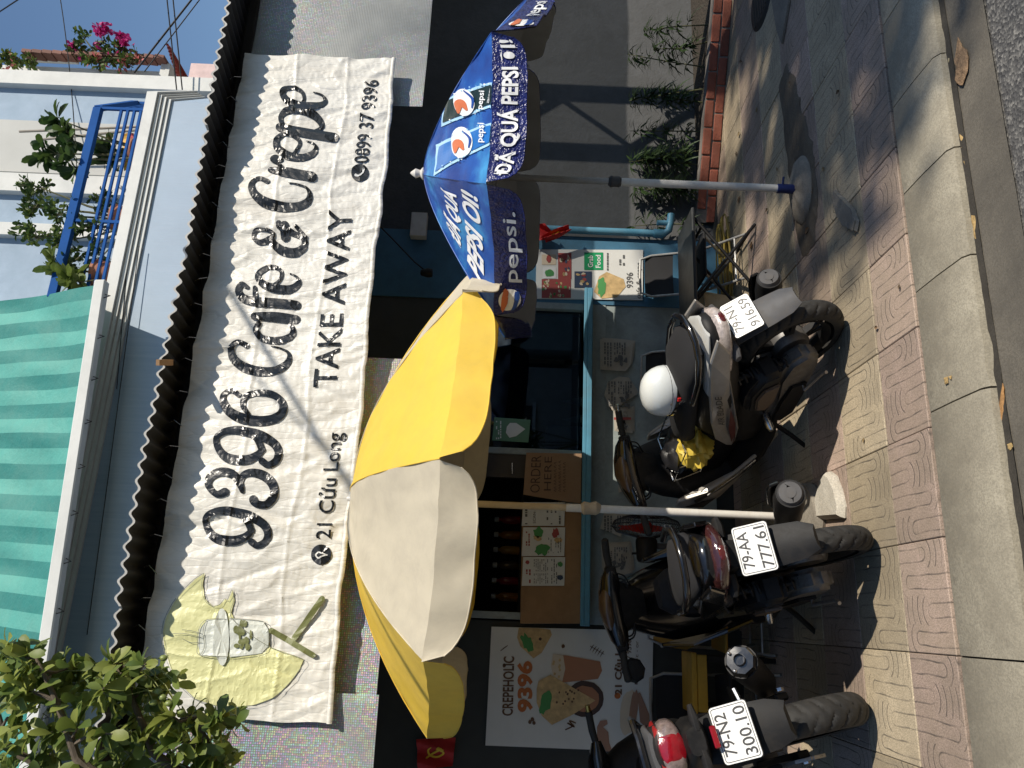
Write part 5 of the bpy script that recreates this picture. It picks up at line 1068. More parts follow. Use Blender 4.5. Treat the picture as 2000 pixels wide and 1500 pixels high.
        p('tail_light', loftx([(-.445, .045, .845, .028, 2.6), (-.43, .075, .845, .042, 2.8), (-.37, .098, .842, .046, 2.8), (-.30, .105, .83, .04, 2.6)]), mat('smoke_lens', (.20, .15, .14), .12, var=.4, scale=60, bmp=.5, bscale=140, coat=1), smooth=50)
        p('tail_light_core', loftx([(-.4515, .035, .846, .022, 3), (-.436, .05, .846, .043, 3), (-.36, .052, .846, .0475, 3)]), REDL, smooth=50)
        p('grab_rail', MB().tube([V(.05, .12, .86), V(-.12, .135, .915), V(-.27, .11, .94), V(-.31, .05, .942), V(-.31, -.05, .942), V(-.27, -.11, .94), V(-.12, -.135, .915), V(.05, -.12, .86)], .012, 8), GLOSSB, smooth=True)
        p('tail_hugger', MB().loft([ss(-.40, .045, .77, .03, 14, 3), ss(-.32, .075, .76, .05, 14, 3), ss(-.2, .10, .73, .06, 14, 3), ss(0, .11, .62, .08, 14, 3)]), BLACKP, smooth=40)
        for s in (-1, 1): p('rear_indicator', MB().loft([yring(s*y, -.385, .755, hx, hz, 10) for y, hx, hz in ((.03, .018, .014), (.075, .022, .016), (.115, .012, .009))]), DGREY, smooth=40)
        p('reflector', MB().box((-.395, 0, .705), (.012, .07, .02)), REDL, bevel=.003)
        plate(root, V(-.40, 0, .635), R(30), l1, l2)
        p('rear_fender', MB().loft([[V(x-.006, -h_, z-.01), V(x-.014, -h_*.55, z+.006), V(x-.014, h_*.55, z+.006), V(x-.006, h_, z-.01), V(x+.012, h_*.9, z-.014), V(x+.012, -h_*.9, z-.014)] for x, z, h_ in ((-.25, .74, .07), (-.32, .67, .085), (-.355, .59, .085), (-.385, .51, .08), (-.405, .45, .06))]), DGREY, smooth=30)
        p('engine', MB().box((.5, 0, .36), (.36, .20, .26)).box((.42, 0, .52), (.3, .12, .2)), ALU, bevel=.03, seg=2)
        for s in (-1, 1): p('swing_arm', MB().beam((0, s*.105, .285), (.42, s*.10, .34), .03, .055), BLACKP, bevel=.006)
        p('chain', MB().loft([[V(x+.0, .118, z-.006), V(x, .13, z-.006), V(x, .13, z+.006), V(x, .118, z+.006)] for x, z in ((-.075, .285), (-.05, .34), (0, .358), (.2, .365), (.42, .37), (.46, .34), (.42, .31), (.2, .25), (0, .212), (-.05, .23))], False, closed=True), STEEL)
        p('sprocket', MB().lathe([(.05, 0), (.074, 0), (.074, .006), (.05, .006)], 30, (0, .12, .285), Matrix.Rotation(R(-90), 3, 'X')), STEEL)
        p('chain_guard', xzslab([(-.06, .40), (.05, .42), (.4, .42), (.4, .395), (.05, .39)], .115, .135), BLACKP, bevel=.004)
        for s in (-1, 1): p('axle_nut', MB().lathe([(.016, 0), (.016, .012), (.009, .014)], 6, (0, s*.125, .285), Matrix.Rotation(R(-90*s), 3, 'X')), CHROME)
        mu = p('muffler', MB().tube([V(.42, -.13, .20), V(.25, -.16, .25), V(.12, -.185, .30), V(-.18, -.225, .455), V(-.24, -.23, .48)], [.022, .04, .056, .064, .06], 6+12), BLACKP, smooth=40)
        link('end_cap', MB().tube([V(-.232, -.229, .477), V(-.27, -.232, .493), V(-.272, -.232, .494), V(-.25, -.231, .485)], [.062, .05, .024, .02], 8).mesh('end_cap', GLOSSB, smooth=20), mu)
        link('tail_pipe', MB().tube([V(-.25, -.231, .485), V(-.29, -.233, .502)], .02, 14, False).mesh('tail_pipe', STEEL, smooth=40), mu)
        for k in range(4):
            a = R(45+90*k); link('bolt', MB().lathe([(.006, 0), (.006, .006), (0, .008)], 8, V(-.262, -.232+.045*math.cos(a), .490+.045*math.sin(a)), Matrix.Rotation(R(-90), 3, 'Y')).mesh('bolt', CHROME), mu)
        for s in (-1, 1): p('pillion_peg', MB().tube([V(.28, s*.12, .36), V(.29, s*.2, .37)], [.012, .014], 8), CHROME, smooth=True); p('rider_peg', MB().tube([V(.55, s*.12, .30), V(.56, s*.24, .30)], .014, 8), RUBBER, smooth=True)
        p('side_stand', MB().tube([V(.52, .10, .26), V(.56, .2, .15), V(.61, .32, .05), V(.65, .33, .045)], [.013, .012, .011, .013], 8), BLACKP, smooth=True)
        p('front_fairing', MB().loft([zring(z, x, hx, hy) for z, x, hx, hy in ((.42, .86, .08, .10), (.55, .92, .12, .16), (.68, .98, .13, .19), (.8, 1.02, .10, .15), (.88, 1.03, .06, .10))]), BLACKP, smooth=50)
        p('frame_cover', loftx([(.5, .10, .56, .1, 2.6), (.7, .08, .58, .09, 2.6), (.9, .09, .66, .1, 2.6)]), BLACKP, smooth=45)
        hs = lambda n, mb, m, **k: p(n, mb.xf(St @ Matrix.Translation((0, 0, -.07))), m, **k)
        hs('handlebar_cowl', MB().loft([yring(y, x, z, hx, hz) for y, x, z, hx, hz in ((-.17, .94, .98, .03, .025), (-.1, .98, .985, .07, .05), (0, 1.0, .99, .09, .06), (.1, .98, .985, .07, .05), (.17, .94, .98, .03, .025))]), GLOSSB, smooth=50)
        for s in (-1, 1):
            hs('grip', MB().tube([V(.94, s*.14, .98), V(.91, s*.22, .99), V(.88, s*.305, .99)], [.015, .018, .018], 12), RUBBER, smooth=40)
            hs('bar_end', MB().tube([V(.88, s*.305, .99), V(.868, s*.333, .99)], [.013, .012], 10), GOLD)
            hs('brake_lever', MB().tube([V(.985, s*.16, .98), V(.95, s*.33, .97)], [.007, .005], 6), CHROME, smooth=True)
            continue
            M_ = Matrix.Translation((.96, s*.10, 1.16)) @ Matrix.Rotation(R(-80), 4, 'Y')
            mr = p('mirror', MB().tube([V(.95, s*.14, 1.0), V(.96, s*.13, 1.06), V(.962, s*.11, 1.14)], .006, 8).xf(St), BLACKP, smooth=True)
            link('mirror_head', MB().lathe([(.002, .03), (.045, .022), (.06, .006), (.06, 0)], 20, (0, 0, 0), caps=True).xf(St @ M_).mesh('mirror_head', BLACKP, smooth=40), mr)
            link('mirror_glass', MB().lathe([(.055, 0), (.055, -.003)], 20).xf(St @ M_).mesh('mirror_glass', MIRR, smooth=30), mr)
    return root
b1 = bike('scooter', 'black and silver scooter leaning on its stand with a white helmet on the seat', G(1638, 645), 107, 18, 'silver', '79-N1', '916.59', steer=-28)
b2 = bike('scooter', 'all-black scooter with dark tail light parked between the other two motorbikes', G(1692, 1058), 96, 11, 'black', '79-AA', '777.61', steer=-12)
b3 = bike('motorcycle', 'black sport motorcycle with bright red tail light beside the yellow bench', G(1682, 1384), 104, 14, 'sport', '79-N2', '300.10', steer=0)
def at(root, p): return wmat(root) @ Vector(p)
# mirror drooping on the left side of the black scooter, grey pillion pad
b = MB().tube([V(.97, .17, .95), V(1.0, .25, .93), V(.98, .30, .90)], .006, 8); mr = part('mirror', b, BLACKP, b2, False, smooth=True)
link('mirror_head', MB().lathe([(.0, .02), (.05, .016), (.062, 0)], 8).xf(Matrix.Translation((.97, .32, .885)) @ Matrix.Rotation(R(-95), 4, 'Y')).mesh('mirror_head', BLACKP), mr)
link('mirror_glass', MB().lathe([(.056, -.001), (.054, -.004)], 8).xf(Matrix.Translation((.968, .32, .885)) @ Matrix.Rotation(R(-95), 4, 'Y')).mesh('mirror_glass', MIRR), mr)
part('front_rack_bag', MB().loft([zring(z, .70, hx, hy, 14, 3) for z, hx, hy in ((.46, .09, .10), (.56, .11, .12), (.68, .10, .11), (.74, .06, .07))]), BLACKF, b2, False, smooth=50)
part('box_lid', MB().box((.60, .15, .42), (.12, .03, .16)), mat('olive_flap', (.10, .085, .05), .5), b2, False, bevel=.01)
# things on the silver scooter
hp = at(b1, (.19, .0, .835)); rz = R(116)
hel = thing('helmet', 'white open-face helmet with black rim and red buckle lying on the scooter seat', 'helmet', hp, (R(-11), R(4), rz+R(20)))
HW = mat('helmet_white', (.66, .69, .69), .25, var=.04, bmp=.03, bscale=8, coat=.7, dirt=(.5, .5, .48), dscale=6, damt=.3)
prof = [(.125, .0), (.13, .03), (.128, .06), (.118, .095), (.098, .128), (.07, .15), (.035, .162), (0, .165)]
def hring(r_, z_): return [V(1.14*r_*math.cos(2*math.pi*j/36), .96*r_*math.sin(2*math.pi*j/36), z_+(.012*math.cos(2*math.pi*j/36) if z_ < .02 else 0)) for j in range(36)]
hel.scale = (.86,)*3
part('shell', MB().loft([hring(r_, z_) for r_, z_ in prof], False), HW, hel, False, smooth=60)
part('shell_seam', MB().tube([V(1.14*.1295*math.cos(a), .96*.1295*math.sin(a), .028) for a in [2*math.pi*j/40 for j in range(40)]], .0014, 5, closed=True), GREYP, hel, False)
part('rim_band', MB().loft([hring(.127, -.014), hring(.132, -.012), hring(.133, .004), hring(.128, .006)], False), GLOSSB, hel, False, smooth=40)
part('inner_pad', MB().loft([hring(.124, -.01), hring(.10, -.018), hring(.09, .01)], False), BLACKF, hel, False, smooth=40)
part('rear_clip', MB().box((-.128, 0, .05), (.02, .05, .05)), GLOSSB, hel, False, bevel=.006)
part('rivet', MB().lathe([(.006, 0), (.006, .004), (0, .005)], 10, (.02, .124, .035), Matrix.Rotation(R(-90), 3, 'X')), STEEL, hel, False)
part('chin_strap', MB().beam((.02, .128, -.01), (.0, .135, -.04), .016, .005), BLACKF, hel, False)
part('buckle', MB().box((-.01, .136, -.006), (.022, .008, .02)), mat('buckle_red', (.6, .02, .02), .3), hel, False, bevel=.002)
# wire basket with yellow raincoat between the leg shield and the seat
bk = thing('wire_basket', 'small bent wire basket hung behind the leg shield of the silver scooter', 'basket', at(b1, (.82, 0, .62)), (-R(11), 0, rz))
W2 = lambda pts, r_=.005: MB().tube([V(*q_) for q_ in pts], r_, 6)
part('top_wire', W2([(-.13, -.15, .06), (.12, -.15, .08), (.12, .15, .08), (-.13, .15, .06), (-.13, -.15, .06)]), CHROME, bk, False)
part('bottom_wire', W2([(-.10, -.12, -.08), (.10, -.12, -.08), (.10, .12, -.08), (-.10, .12, -.08), (-.10, -.12, -.08)], .004), CHROME, bk, False)
for x, y in ((-.13, -.15), (.12, -.15), (.12, .15), (-.13, .15), (0, .15), (0, -.15), (-.13, .05), (-.13, -.05)): part('upright_wire', W2([(x, y, .07), (x*.78, y*.8, -.08)], .0035), CHROME, bk, False)
part('tray', MB().box((.02, 0, -.07), (.18, .2, .01)), BLACKP, bk, False)
def crump(c, rx, ry, rz_, seed, amp=.35, n=26, m_=16):
    def f(u, v):
        a = 2*math.pi*u; b_ = math.pi*(v-.5); d = V(math.cos(a)*math.cos(b_), math.sin(a)*math.cos(b_), math.sin(b_)); q_ = 1+amp*mn.noise(d*2.2+V(seed, 0, 0))+amp*.6*(.5-abs(mn.noise(d*5+V(0, seed, 0))))
        return Vector(c)+V(d.x*rx*q_, d.y*ry*q_, d.z*rz_*q_)
    return MB().grid(f, n, m_)
YRC = mat('raincoat_yellow', (.62, .46, .07), .4, var=.15, bmp=.3, bscale=40)
o = solo('raincoat', crump((0, 0, 0), .10, .115, .075, 3, .5), YRC, 'crumpled yellow raincoat stuffed in the scooter basket', 'raincoat', smooth=35, fixn=False); o.location = at(b1, (.74, .06, .60)); o.rotation_euler = (0, .2, rz)
o = solo('black_bag', crump((0, 0, 0), .10, .12, .07, 8, .4), mat('bag_black', (.012, .012, .014), .4, bmp=.3), 'shiny black bag folded in the scooter basket behind the raincoat', 'bag', smooth=35, fixn=False); o.location = at(b1, (.88, 0, .65)); o.rotation_euler = (0, 0, rz)
# ============================================================ tables, chairs, fan
CHAIRM = mat('chair_tube', (.38, .38, .37), .5, .6, var=.15, dirt=(.2, .15, .1), dscale=20)
def chair(loc, rz, label, panel=BLACKF, wd=.32):
    t = thing('folding_chair', label, 'chair', loc, (0, 0, rz), 'low folding chairs by the cafe wall')
    p = lambda n, mb, m, **k: part(n, mb, m, t, False, **k)
    h = wd/2
    p('back_frame', MB().tube([V(-h, .02, .28), V(-h, .12, .58), V(-h+.03, .13, .655), V(0, .13, .66), V(h-.03, .13, .655), V(h, .12, .58), V(h, .02, .28)], .009, 8), CHAIRM, smooth=True)
    p('backrest', MB().grid(lambda u, v: V(-h+.005+(wd-.01)*u, .075+.06*v+.02*math.sin(u*3.14), .43+.19*v), 8, 5).grid(lambda u, v: V(-h+.005+(wd-.01)*u, .085+.06*v+.02*math.sin(u*3.14), .43+.19*v), 8, 5), panel, smooth=True)
    p('seat', MB().box((0, -.12, .29), (wd, .30, .018)), panel, bevel=.006)
    for s in (-1, 1):
        p('leg', MB().tube([V(s*h, .05, .30), V(s*h, -.26, .01)], .009, 8), CHAIRM, smooth=True)
        p('leg', MB().tube([V(s*(h-.02), -.24, .285), V(s*(h-.02), .14, .01)], .009, 8), CHAIRM, smooth=True)
    p('stretcher', MB().tube([V(-h, -.2, .067), V(h, -.2, .067)], .007, 6).tube([V(-h+.02, .09, .045), V(h-.02, .09, .045)], .007, 6), CHAIRM)
    return t
chair((2.40, 4.93, 0), 0, 'black folding chair against the blue pier behind the low black table')
chair((1.66, 4.93, 0), 0, 'black folding chair against the teal wall beyond the scooter with the helmet')
chair((-.42, 4.72, 0), R(6), 'black folding chair standing before the crepe poster')
c4 = chair((.02, 4.78, 0), R(-4), 'folding chair with a mustard yellow backrest between two motorbikes', mat('mustard_panel', (.38, .22, .03), .5, var=.1), .28)
ft = thing('folding_table', 'low black folding table with crossed legs beside the scooter', 'table', (2.27, 4.62, 0))
part('table_top', MB().box((2.27, 4.62, .425), (.66, .42, .022)), mat('table_black', (.02, .022, .024), .4, bmp=.1, dirt=(.1, .1, .09), dscale=6, damt=.3), ft, bevel=.006)
for s in (-1, 1):
    y = 4.62+s*.17
    part('leg', MB().tube([V(2.0, y, .41), V(2.52, y+.012, .012)], .011, 8), BLACKP, ft, smooth=True)
    part('leg', MB().tube([V(2.54, y, .41), V(2.02, y-.012, .012)], .011, 8), BLACKP, ft, smooth=True)
part('stretcher', MB().tube([V(2.50, 4.45, .03), V(2.50, 4.79, .03)], .009, 6).tube([V(2.04, 4.45, .03), V(2.04, 4.79, .03)], .009, 6), BLACKP, ft)
part('top_bar', MB().tube([V(2.06, 4.45, .365), V(2.06, 4.79, .365)], .009, 6).tube([V(2.48, 4.45, .365), V(2.48, 4.79, .365)], .009, 6), BLACKP, ft)
solo('bucket', MB().lathe([(.0, .012), (.12, .012), (.125, 0), (.13, .01), (.16, .24), (.17, .245), (.172, .26), (.158, .26), (.12, .03)], 24, (2.1, 5.0, 0), caps=False), mat('cream_plastic', (.55, .47, .32), .5, dirt=(.3, .22, .13), dscale=6, damt=.6), 'cream plastic bucket standing under the low black table', 'bucket', smooth=40)
pts = []; r_ = random.Random(5)
for k in range(160):
    a = k*.31; pts.append(V(2.50+(.30+.08*math.sin(k*.13))*math.cos(a)+.03*r_.random(), 4.98+(.05+.03*math.cos(k*.21))*math.sin(a), .012+.0006*k+.01*r_.random()))
solo('garden_hose', MB().tube(pts, .006, 6), mat('hose_yellow', (.20, .15, .03), .45), 'coiled thin yellow hose lying by the end of the brick planter', 'hose', smooth=True)
mb = MB()
for k in range(26):
    a = r_.uniform(0, 6.28); b_ = V(1.78+r_.uniform(-.12, .12), 5.0+r_.uniform(-.08, .08), .02+.012*r_.random()*k/5); d = V(math.cos(a), .5*math.sin(a), r_.uniform(-.02, .3))*r_.uniform(.12, .3); mb.tube([b_, b_+d*.5+V(0, 0, .02), b_+d], [.007, .005, .002], 5)
o = solo('twig_pile', mb, BARK, 'heap of dry brown twigs on the ground behind the scooter', 'twigs'); tagit(o, kind='stuff')
# bench by the poster
YB_ = mat('bench_yellow', (.62, .36, .04), .5, var=.12, dirt=(.3, .18, .05), dscale=8, damt=.4)
bp0, bp1 = W(1366, 1395, 4.55), W(1366, 1275, 4.55)
be = thing('yellow_bench', 'low yellow painted bench between the motorbikes and the crepe poster', 'bench', ((bp0.x+bp1.x)/2, 4.66, 0))
zt_ = W(1352, 1340, 4.55).z
part('seat_board', MB().span((bp0.x, 4.55, zt_-.03), (bp1.x, 4.80, zt_)), YB_, be, bevel=.004)
part('front_apron', MB().span((bp0.x+.01, 4.545, zt_-.085), (bp1.x-.01, 4.565, zt_-.032)), YB_, be, bevel=.003)
for x in (bp0.x+.03, bp1.x-.03):
    for y in (4.585, 4.77): part('leg', MB().span((x-.014, y-.014, 0), (x+.014, y+.014, zt_-.03)), BLACKP, be)
for k, (x, h_, c_) in enumerate(((xm-.12, .22, (.5, .5, .48)), (xm-.30, .16, (.45, .42, .36)))):
    solo('cup_stack', MB().lathe([q_ for j in range(int(h_/.022)) for q_ in ((.034, .022*j), (.040, .022*j+.02))], 16, (x, YW+.36, .961), caps=False), flat('cup_%d' % k, c_), ('tall stack of white cups on the counter behind the window', 'short stack of cream cups on the counter behind the window')[k], 'cups', smooth=40)
solo('green_crate', MB().span((xo+.10, YW+.3, .962), (xo+.34, YW+.5, 1.26)), flat('crate_green', (.03, .16, .08)), 'dark green box on the counter behind the plywood board', 'box', bevel=.012)
# pedestal fan seen from its side, blowing along the wall
fx, fy, fz = W(1262, 1028, 4.88)
fan = thing('pedestal_fan', 'black pedestal fan with red blades standing by the teal wall', 'fan', (fx-.16, fy, 0))
A = Matrix.Rotation(R(90), 3, 'Y'); cgl = mat('fan_wire', (.03, .03, .032), .35, .5)
p = lambda n, mb, m, **k: part(n, mb, m, fan, **k)
mb = MB()
for k in range(48):
    a = 2*math.pi*k/48; c, s = math.cos(a), math.sin(a)
    mb.tube([V(fx+.055, fy+.03*c, fz+.03*s), V(fx+.06, fy+.12*c, fz+.12*s), V(fx+.03, fy+.20*c, fz+.20*s), V(fx, fy+.215*c, fz+.215*s), V(fx-.035, fy+.19*c, fz+.19*s), V(fx-.07, fy+.06*c, fz+.06*s)], .0016, 4)
for rr, dx in ((.215, 0), (.15, .052), (.08, .06)): mb.tube([V(fx+dx, fy+rr*math.cos(2*math.pi*j/40), fz+rr*math.sin(2*math.pi*j/40)) for j in range(40)], .003, 5, closed=True)
o = p('guard', mb, cgl); tagit(o, kind='stuff')
mb = MB()
RB = mat('fan_red', (.55, .03, .015), .25, var=.1, bmp=0, transl=.35)
for k in range(3):
    a0 = 2*math.pi*k/3+.4
    p('blade', MB().grid(lambda u, v: V(fx-.012+.05*(v-.5)*(1-.2*u), fy+(.03+.155*u)*math.cos(a0+(v-.5)*(.9+.5*u)), fz+(.03+.155*u)*math.sin(a0+(v-.5)*(.9+.5*u))), 8, 8), RB, smooth=True, fixn=False)
p('hub', MB().lathe([(.035, -.03), (.038, .01), (.025, .03), (0, .034)], 18, (fx, fy, fz), A), RB, smooth=40)
p('motor_housing', MB().lathe([(.02, -.225), (.052, -.22), (.062, -.2), (.068, -.09), (.06, -.075), (.05, -.07)], 24, (fx, fy, fz), A), BLACKP, smooth=40)
p('oscillation_knob', MB().lathe([(.007, .06), (.007, .085), (.01, .09)], 10, (fx-.17, fy, fz)), BLACKP)
p('neck', MB().beam((fx-.12, fy, fz-.05), (fx-.12, fy, fz-.18), .035, .045), GREYP, bevel=.006)
p('pole', MB().tube([V(fx-.12, fy, .02), V(fx-.12, fy, fz-.14)], [.014, .013], 12), GREYP, smooth=True)
p('base', MB().lathe([(.0, 0), (.16, 0), (.165, .01), (.15, .025), (.03, .035), (.02, .06)], 28, (fx-.12, fy, 0)), BLACKP, smooth=40)
# ============================================================ house behind the cafe
YF = 7.0
UB = mat('house_blue', (.30, .385, .49), .75, var=.08, scale=2, bmp=.1, dirt=(.26, .33, .40), dscale=3, damt=.5)
UW = mat('house_white', (.62, .62, .60), .75, var=.06, scale=2, bmp=.1, dirt=(.45, .46, .44), dscale=3, damt=.4)
UG = mat('house_grey', (.46, .46, .44), .8, var=.06, scale=2)
hs_ = thing('blue_house', 'pale blue and white house with balcony rising behind the cafe awning', 'house', (1, 8, 0))
p = lambda n, mb, m, **k: part(n, mb, m, hs_, **k)
xe = W(100, 141, 8.0).x
p('wall', MB().span((-7, 8.0, 3.0), (xe, 8.2, 12)), UB)
p('side_wall', MB().span((xe-.15, 8.2, 0), (xe, 13, 12)), UW)
for y0, y1 in ((166, 140), (376, 341), (462, 438), (640, 600), (900, 860)): p('pilaster', MB().span((W(120, y0, 7.9).x, 7.9, 4.8), (W(120, y1, 7.9).x, 8.0, 12)), UW)
p('door_panel', MB().span((W(120, 339, 7.96).x, 7.96, 4.8), (W(120, 238, 7.96).x, 8.0, 12)), UG)
fx0, fx1, fx2 = -7, 5.13, 5.72
def slabp(o, z0, z1): return MB().slab([V(fx0, YF-o, z0), V(fx1+o*.4, YF-o, z0), V(fx2+o, 7.72, z0), V(fx2+o, 8.1, z0), V(fx0, 8.1, z0)], (0, 0, z1-z0))
FASC = mat('fascia_blue', (.29, .37, .475), .6, var=.10, scale=1.5, bmp=.08, dirt=(.42, .50, .585), dscale=5, damt=.6)
for nd in [q_ for q_ in FASC.node_tree.nodes if q_.type == 'TEX_NOISE' and abs(q_.inputs['Scale'].default_value-5) < .01]:
    mp = FASC.node_tree.nodes.new('ShaderNodeMapping'); mp.inputs['Scale'].default_value = (4, 1, .12); FASC.node_tree.links.new(FASC.node_tree.nodes['Texture Coordinate'].outputs['Object'], mp.inputs[0]); FASC.node_tree.links.new(mp.outputs[0], nd.inputs['Vector'])
p('fascia', slabp(0, 3.75, 5.30), FASC)
co = p('cornice', slabp(.10, 5.42, 5.53), UW)
for k in range(3): link('cornice_moulding', slabp(.025+.022*k, 5.302+.04*k, 5.336+.04*k).mesh('cornice_moulding', UW), co, True)
# railing
BLR = mat('railing_blue', (.012, .075, .27), .8, var=.1, bmp=.05, spec=.15)
ra = thing('balcony_railing', 'bright blue metal balcony railing with horizontal bars on the pale house', 'railing', (4, 7.05, 5.53))
ra0 = V(5.05, 7.06, 0); ra1 = V(2.85, 7.06, 0); rb_ = V(5.6, 7.7, 0)
p = lambda n, mb, m, **k: part(n, mb, m, ra, **k)
p('top_rail', MB().beam(ra0+V(0, 0, 6.10), ra1+V(0, 0, 6.12), .06, .09).beam(ra0+V(0, 0, 6.10), rb_+V(0, 0, 6.10), .06, .09), BLR, bevel=.005)
for z_ in (5.64, 5.71, 5.78, 5.85): p('bar', MB().beam(ra0+V(0, 0, z_), ra1+V(0, 0, z_+.02), .025, .025).beam(ra0+V(0, 0, z_), rb_+V(0, 0, z_), .025, .025), BLR)
for q_ in (ra0, W(200, 433, 7.06), rb_): p('post', MB().beam((q_.x, q_.y, 5.53), (q_.x, q_.y, 6.08), .03, .03), BLR)
# striped tarpaulin
TA = mat('tarp_dark', (.03, .195, .17), .5, var=.08, scale=3, bmp=.25, bscale=14, bdist=.03, transl=.04, dirt=(.07, .19, .165), dscale=2.5, damt=.4); TB = mat('tarp_light', (.085, .325, .275), .5, var=.08, scale=3, bmp=.25, bscale=14, bdist=.03, transl=.04, dirt=(.12, .27, .23), dscale=2.5, damt=.4)
ta = thing('striped_tarp', 'turquoise striped tarpaulin awning sloping over the pale house balcony', 'tarp', (1, 7, 5.5))
t0, t1 = W(197, 556, 6.5), W(90, 1262, 6.5); dv = (t1-t0); t1 = t0+dv*1.5
u0 = W(-40, 600, 7.93); u0.z += .35; u1 = V(t1.x, 7.93, u0.z-.1)
ns = 34
for k in range(ns):
    def f(u, v, k=k):
        s = (k+u)/ns; a = t0.lerp(t1, s); b_ = u0.lerp(u1, s); q_ = a.lerp(b_, v); q_.z -= .13*math.sin(math.pi*v)*(1+.5*mn.noise(V(s*9, v*2, 0)))+.02*mn.noise(V(s*30, v*4, 5)); q_.y += .06*mn.noise(V(s*12, v*3, 2))+.015*math.sin(s*90+v*9)*v*(1-v)*4; return q_
    part('tarp_stripe', MB().grid(f, 3, 14), TA if k % 2 == 0 else TB, ta, smooth=True, fixn=False)
part('front_bar', MB().beam(t0+V(.03, -.01, -.01), t1+V(0, -.01, -.01), .09, .10), UW, ta, bevel=.01)
for k in range(12): q_ = t0.lerp(t1, k/12+.03); part('lacing', MB().tube([q_+V(0, -.03, -.06), q_+V(.02, -.04, -.12), q_+V(.04, -.01, -.06)], .005, 5), BLACKP, ta)
# washing, poles, plants on the balcony
lw = thing('striped_towel', 'yellow, red and navy striped towel hanging behind the blue railing', 'towel', W(278, 300, 7.45))
cols = [flat('towel_yellow', (.65, .36, .03)), flat('towel_red', (.6, .10, .09)), flat('towel_yellow2', (.65, .36, .03)), flat('towel_navy', (.02, .03, .18))]
for k in range(4): part('towel_stripe', MB().grid(lambda u, v: W(240+10.5*(k+u)+2*v, 262+72*v-3*u, 7.45+.02*math.sin(v*9)), 2, 14), cols[k], lw, fixn=False)
for a, b_ in (((38, 257), (290, 247)), ((78, 273), (290, 252))): solo('bamboo_pole', MB().tube([W(*a, 7.7), W(*b_, 7.62)], .014, 8), mat('pole_bamboo', (.25, .22, .18), .6) if 'pole_bamboo' not in bpy.data.materials else bpy.data.materials['pole_bamboo'], 'thin grey bamboo pole leaning on the balcony wall', 'pole', 'poles on the balcony')
def leafmat(n, c, tr=.35, rnd=0): return mat(n, c, .5, var=.35, scale=5, bmp=.1, transl=tr, rnd=rnd)
LG1 = leafmat('leaf_green', (.07, .12, .028)); LG2 = leafmat('leaf_yellow_green', (.14, .19, .04)); LG3 = leafmat('leaf_dark', (.035, .075, .02)); MAG = leafmat('bract_magenta', (.55, .03, .22)); PINKF = leafmat('flower_pink', (.6, .18, .18))
def leafcard(mb, p, d, up, l, w_, m=0):
    d = d.normalized(); s = d.cross(up); s = s.normalized() if s.length > .01 else V(1, 0, 0); n_ = s.cross(d)
    P_ = []
    for t, ww, dz in ((0, .06, 0), (.3, .72, .05), (.62, 1, .06), (.88, .68, .02), (1, .06, -.03)):
        c = p+d*l*t+n_*l*dz; P_ += [c-s*w_*ww/2+n_*w_*.10*ww, c, c+s*w_*ww/2+n_*w_*.10*ww]
    mb.add(P_, [(3*i+j, 3*i+j+1, 3*i+j+4, 3*i+j+3) for i in range(4) for j in range(2)], m)
def rdir(r, up=.3):
    while True:
        d = V(r.uniform(-1, 1), r.uniform(-1, 1), r.uniform(-1, 1))
        if .1 < d.length < 1: d.normalize(); return (d+V(0, 0, up)).normalized()
def shrub(name, lab, cat, base, blobs, n, ls, mats, wts, seed, grp=None, stem=STEMB, stub=None):
    r = random.Random(seed); t = thing(name, lab, cat, base, group=grp)
    sm = MB(); lm = MB()
    for c, rad in blobs:
        mid = (base+c)/2+V(r.uniform(-.05, .05), r.uniform(-.05, .05), 0); sm.tube([base, mid, c], [.018, .012, .006], 6)
        tw = [c+rdir(r)*rad*r.uniform(.3, .95) for _ in range(max(4, n//len(blobs)//9))]
        for q_ in tw:
            sm.tube([c, (c+q_)/2+rdir(r)*.02, q_], [.006, .004, .002], 4)
            for j in range(9):
                lp_ = c.lerp(q_, r.uniform(.45, 1.1))+rdir(r)*.015; leafcard(lm, lp_, rdir(r, .4)+(q_-c).normalized()*.5, UP+rdir(r)*.6, ls*r.uniform(.6, 1.2), ls*.55*r.uniform(.7, 1.1), r.choices(range(len(mats)), wts)[0])
    part('stems', sm, stem, t, smooth=True)['kind'] = 'stuff'; part('foliage', lm, mats, t, fixn=False)['kind'] = 'stuff'
    if stub: part('pot', MB().lathe([(.10, 0), (.12, .02), (.15, .26), (.165, .27), (.165, .30), (.14, .3), (.13, .24)], 18, base+V(0, 0, -.02), caps=False), stub, t, smooth=40)
    return t
TERR = mat('terracotta', (.30, .12, .07), .75)
B = lambda x, y, Y, r: (W(x, y, Y), r)
def pot(x, y, Y): q_ = W(x, y, Y); return V(q_.x, q_.y, 5.535)
shrub('balcony_shrub', 'small-leaved green shrub growing through the blue balcony railing', 'shrub', pot(250, 430, 7.32), [B(75, 365, 7.2, .2), B(70, 405, 7.2, .2), B(110, 420, 7.1, .25), B(75, 465, 7.2, .25), B(130, 470, 7.15, .28), B(190, 440, 7.2, .3), B(200, 500, 7.25, .28), B(130, 520, 7.2, .2), B(215, 390, 7.3, .2)], 1100, .075, [LG1, LG2, LG3], (5, 2, 3), 31, stub=TERR)
shrub('balcony_plant', 'broad-leaved plant arching above the end of the blue balcony railing', 'plant', pot(280, 300, 7.4), [B(120, 235, 7.2, .14), B(140, 262, 7.1, .18), B(110, 300, 7.15, .2), B(150, 310, 7.1, .22), B(200, 290, 7.35, .2), B(230, 300, 7.35, .16)], 260, .17, [LG3, LG1], (2, 1), 32, stub=TERR)
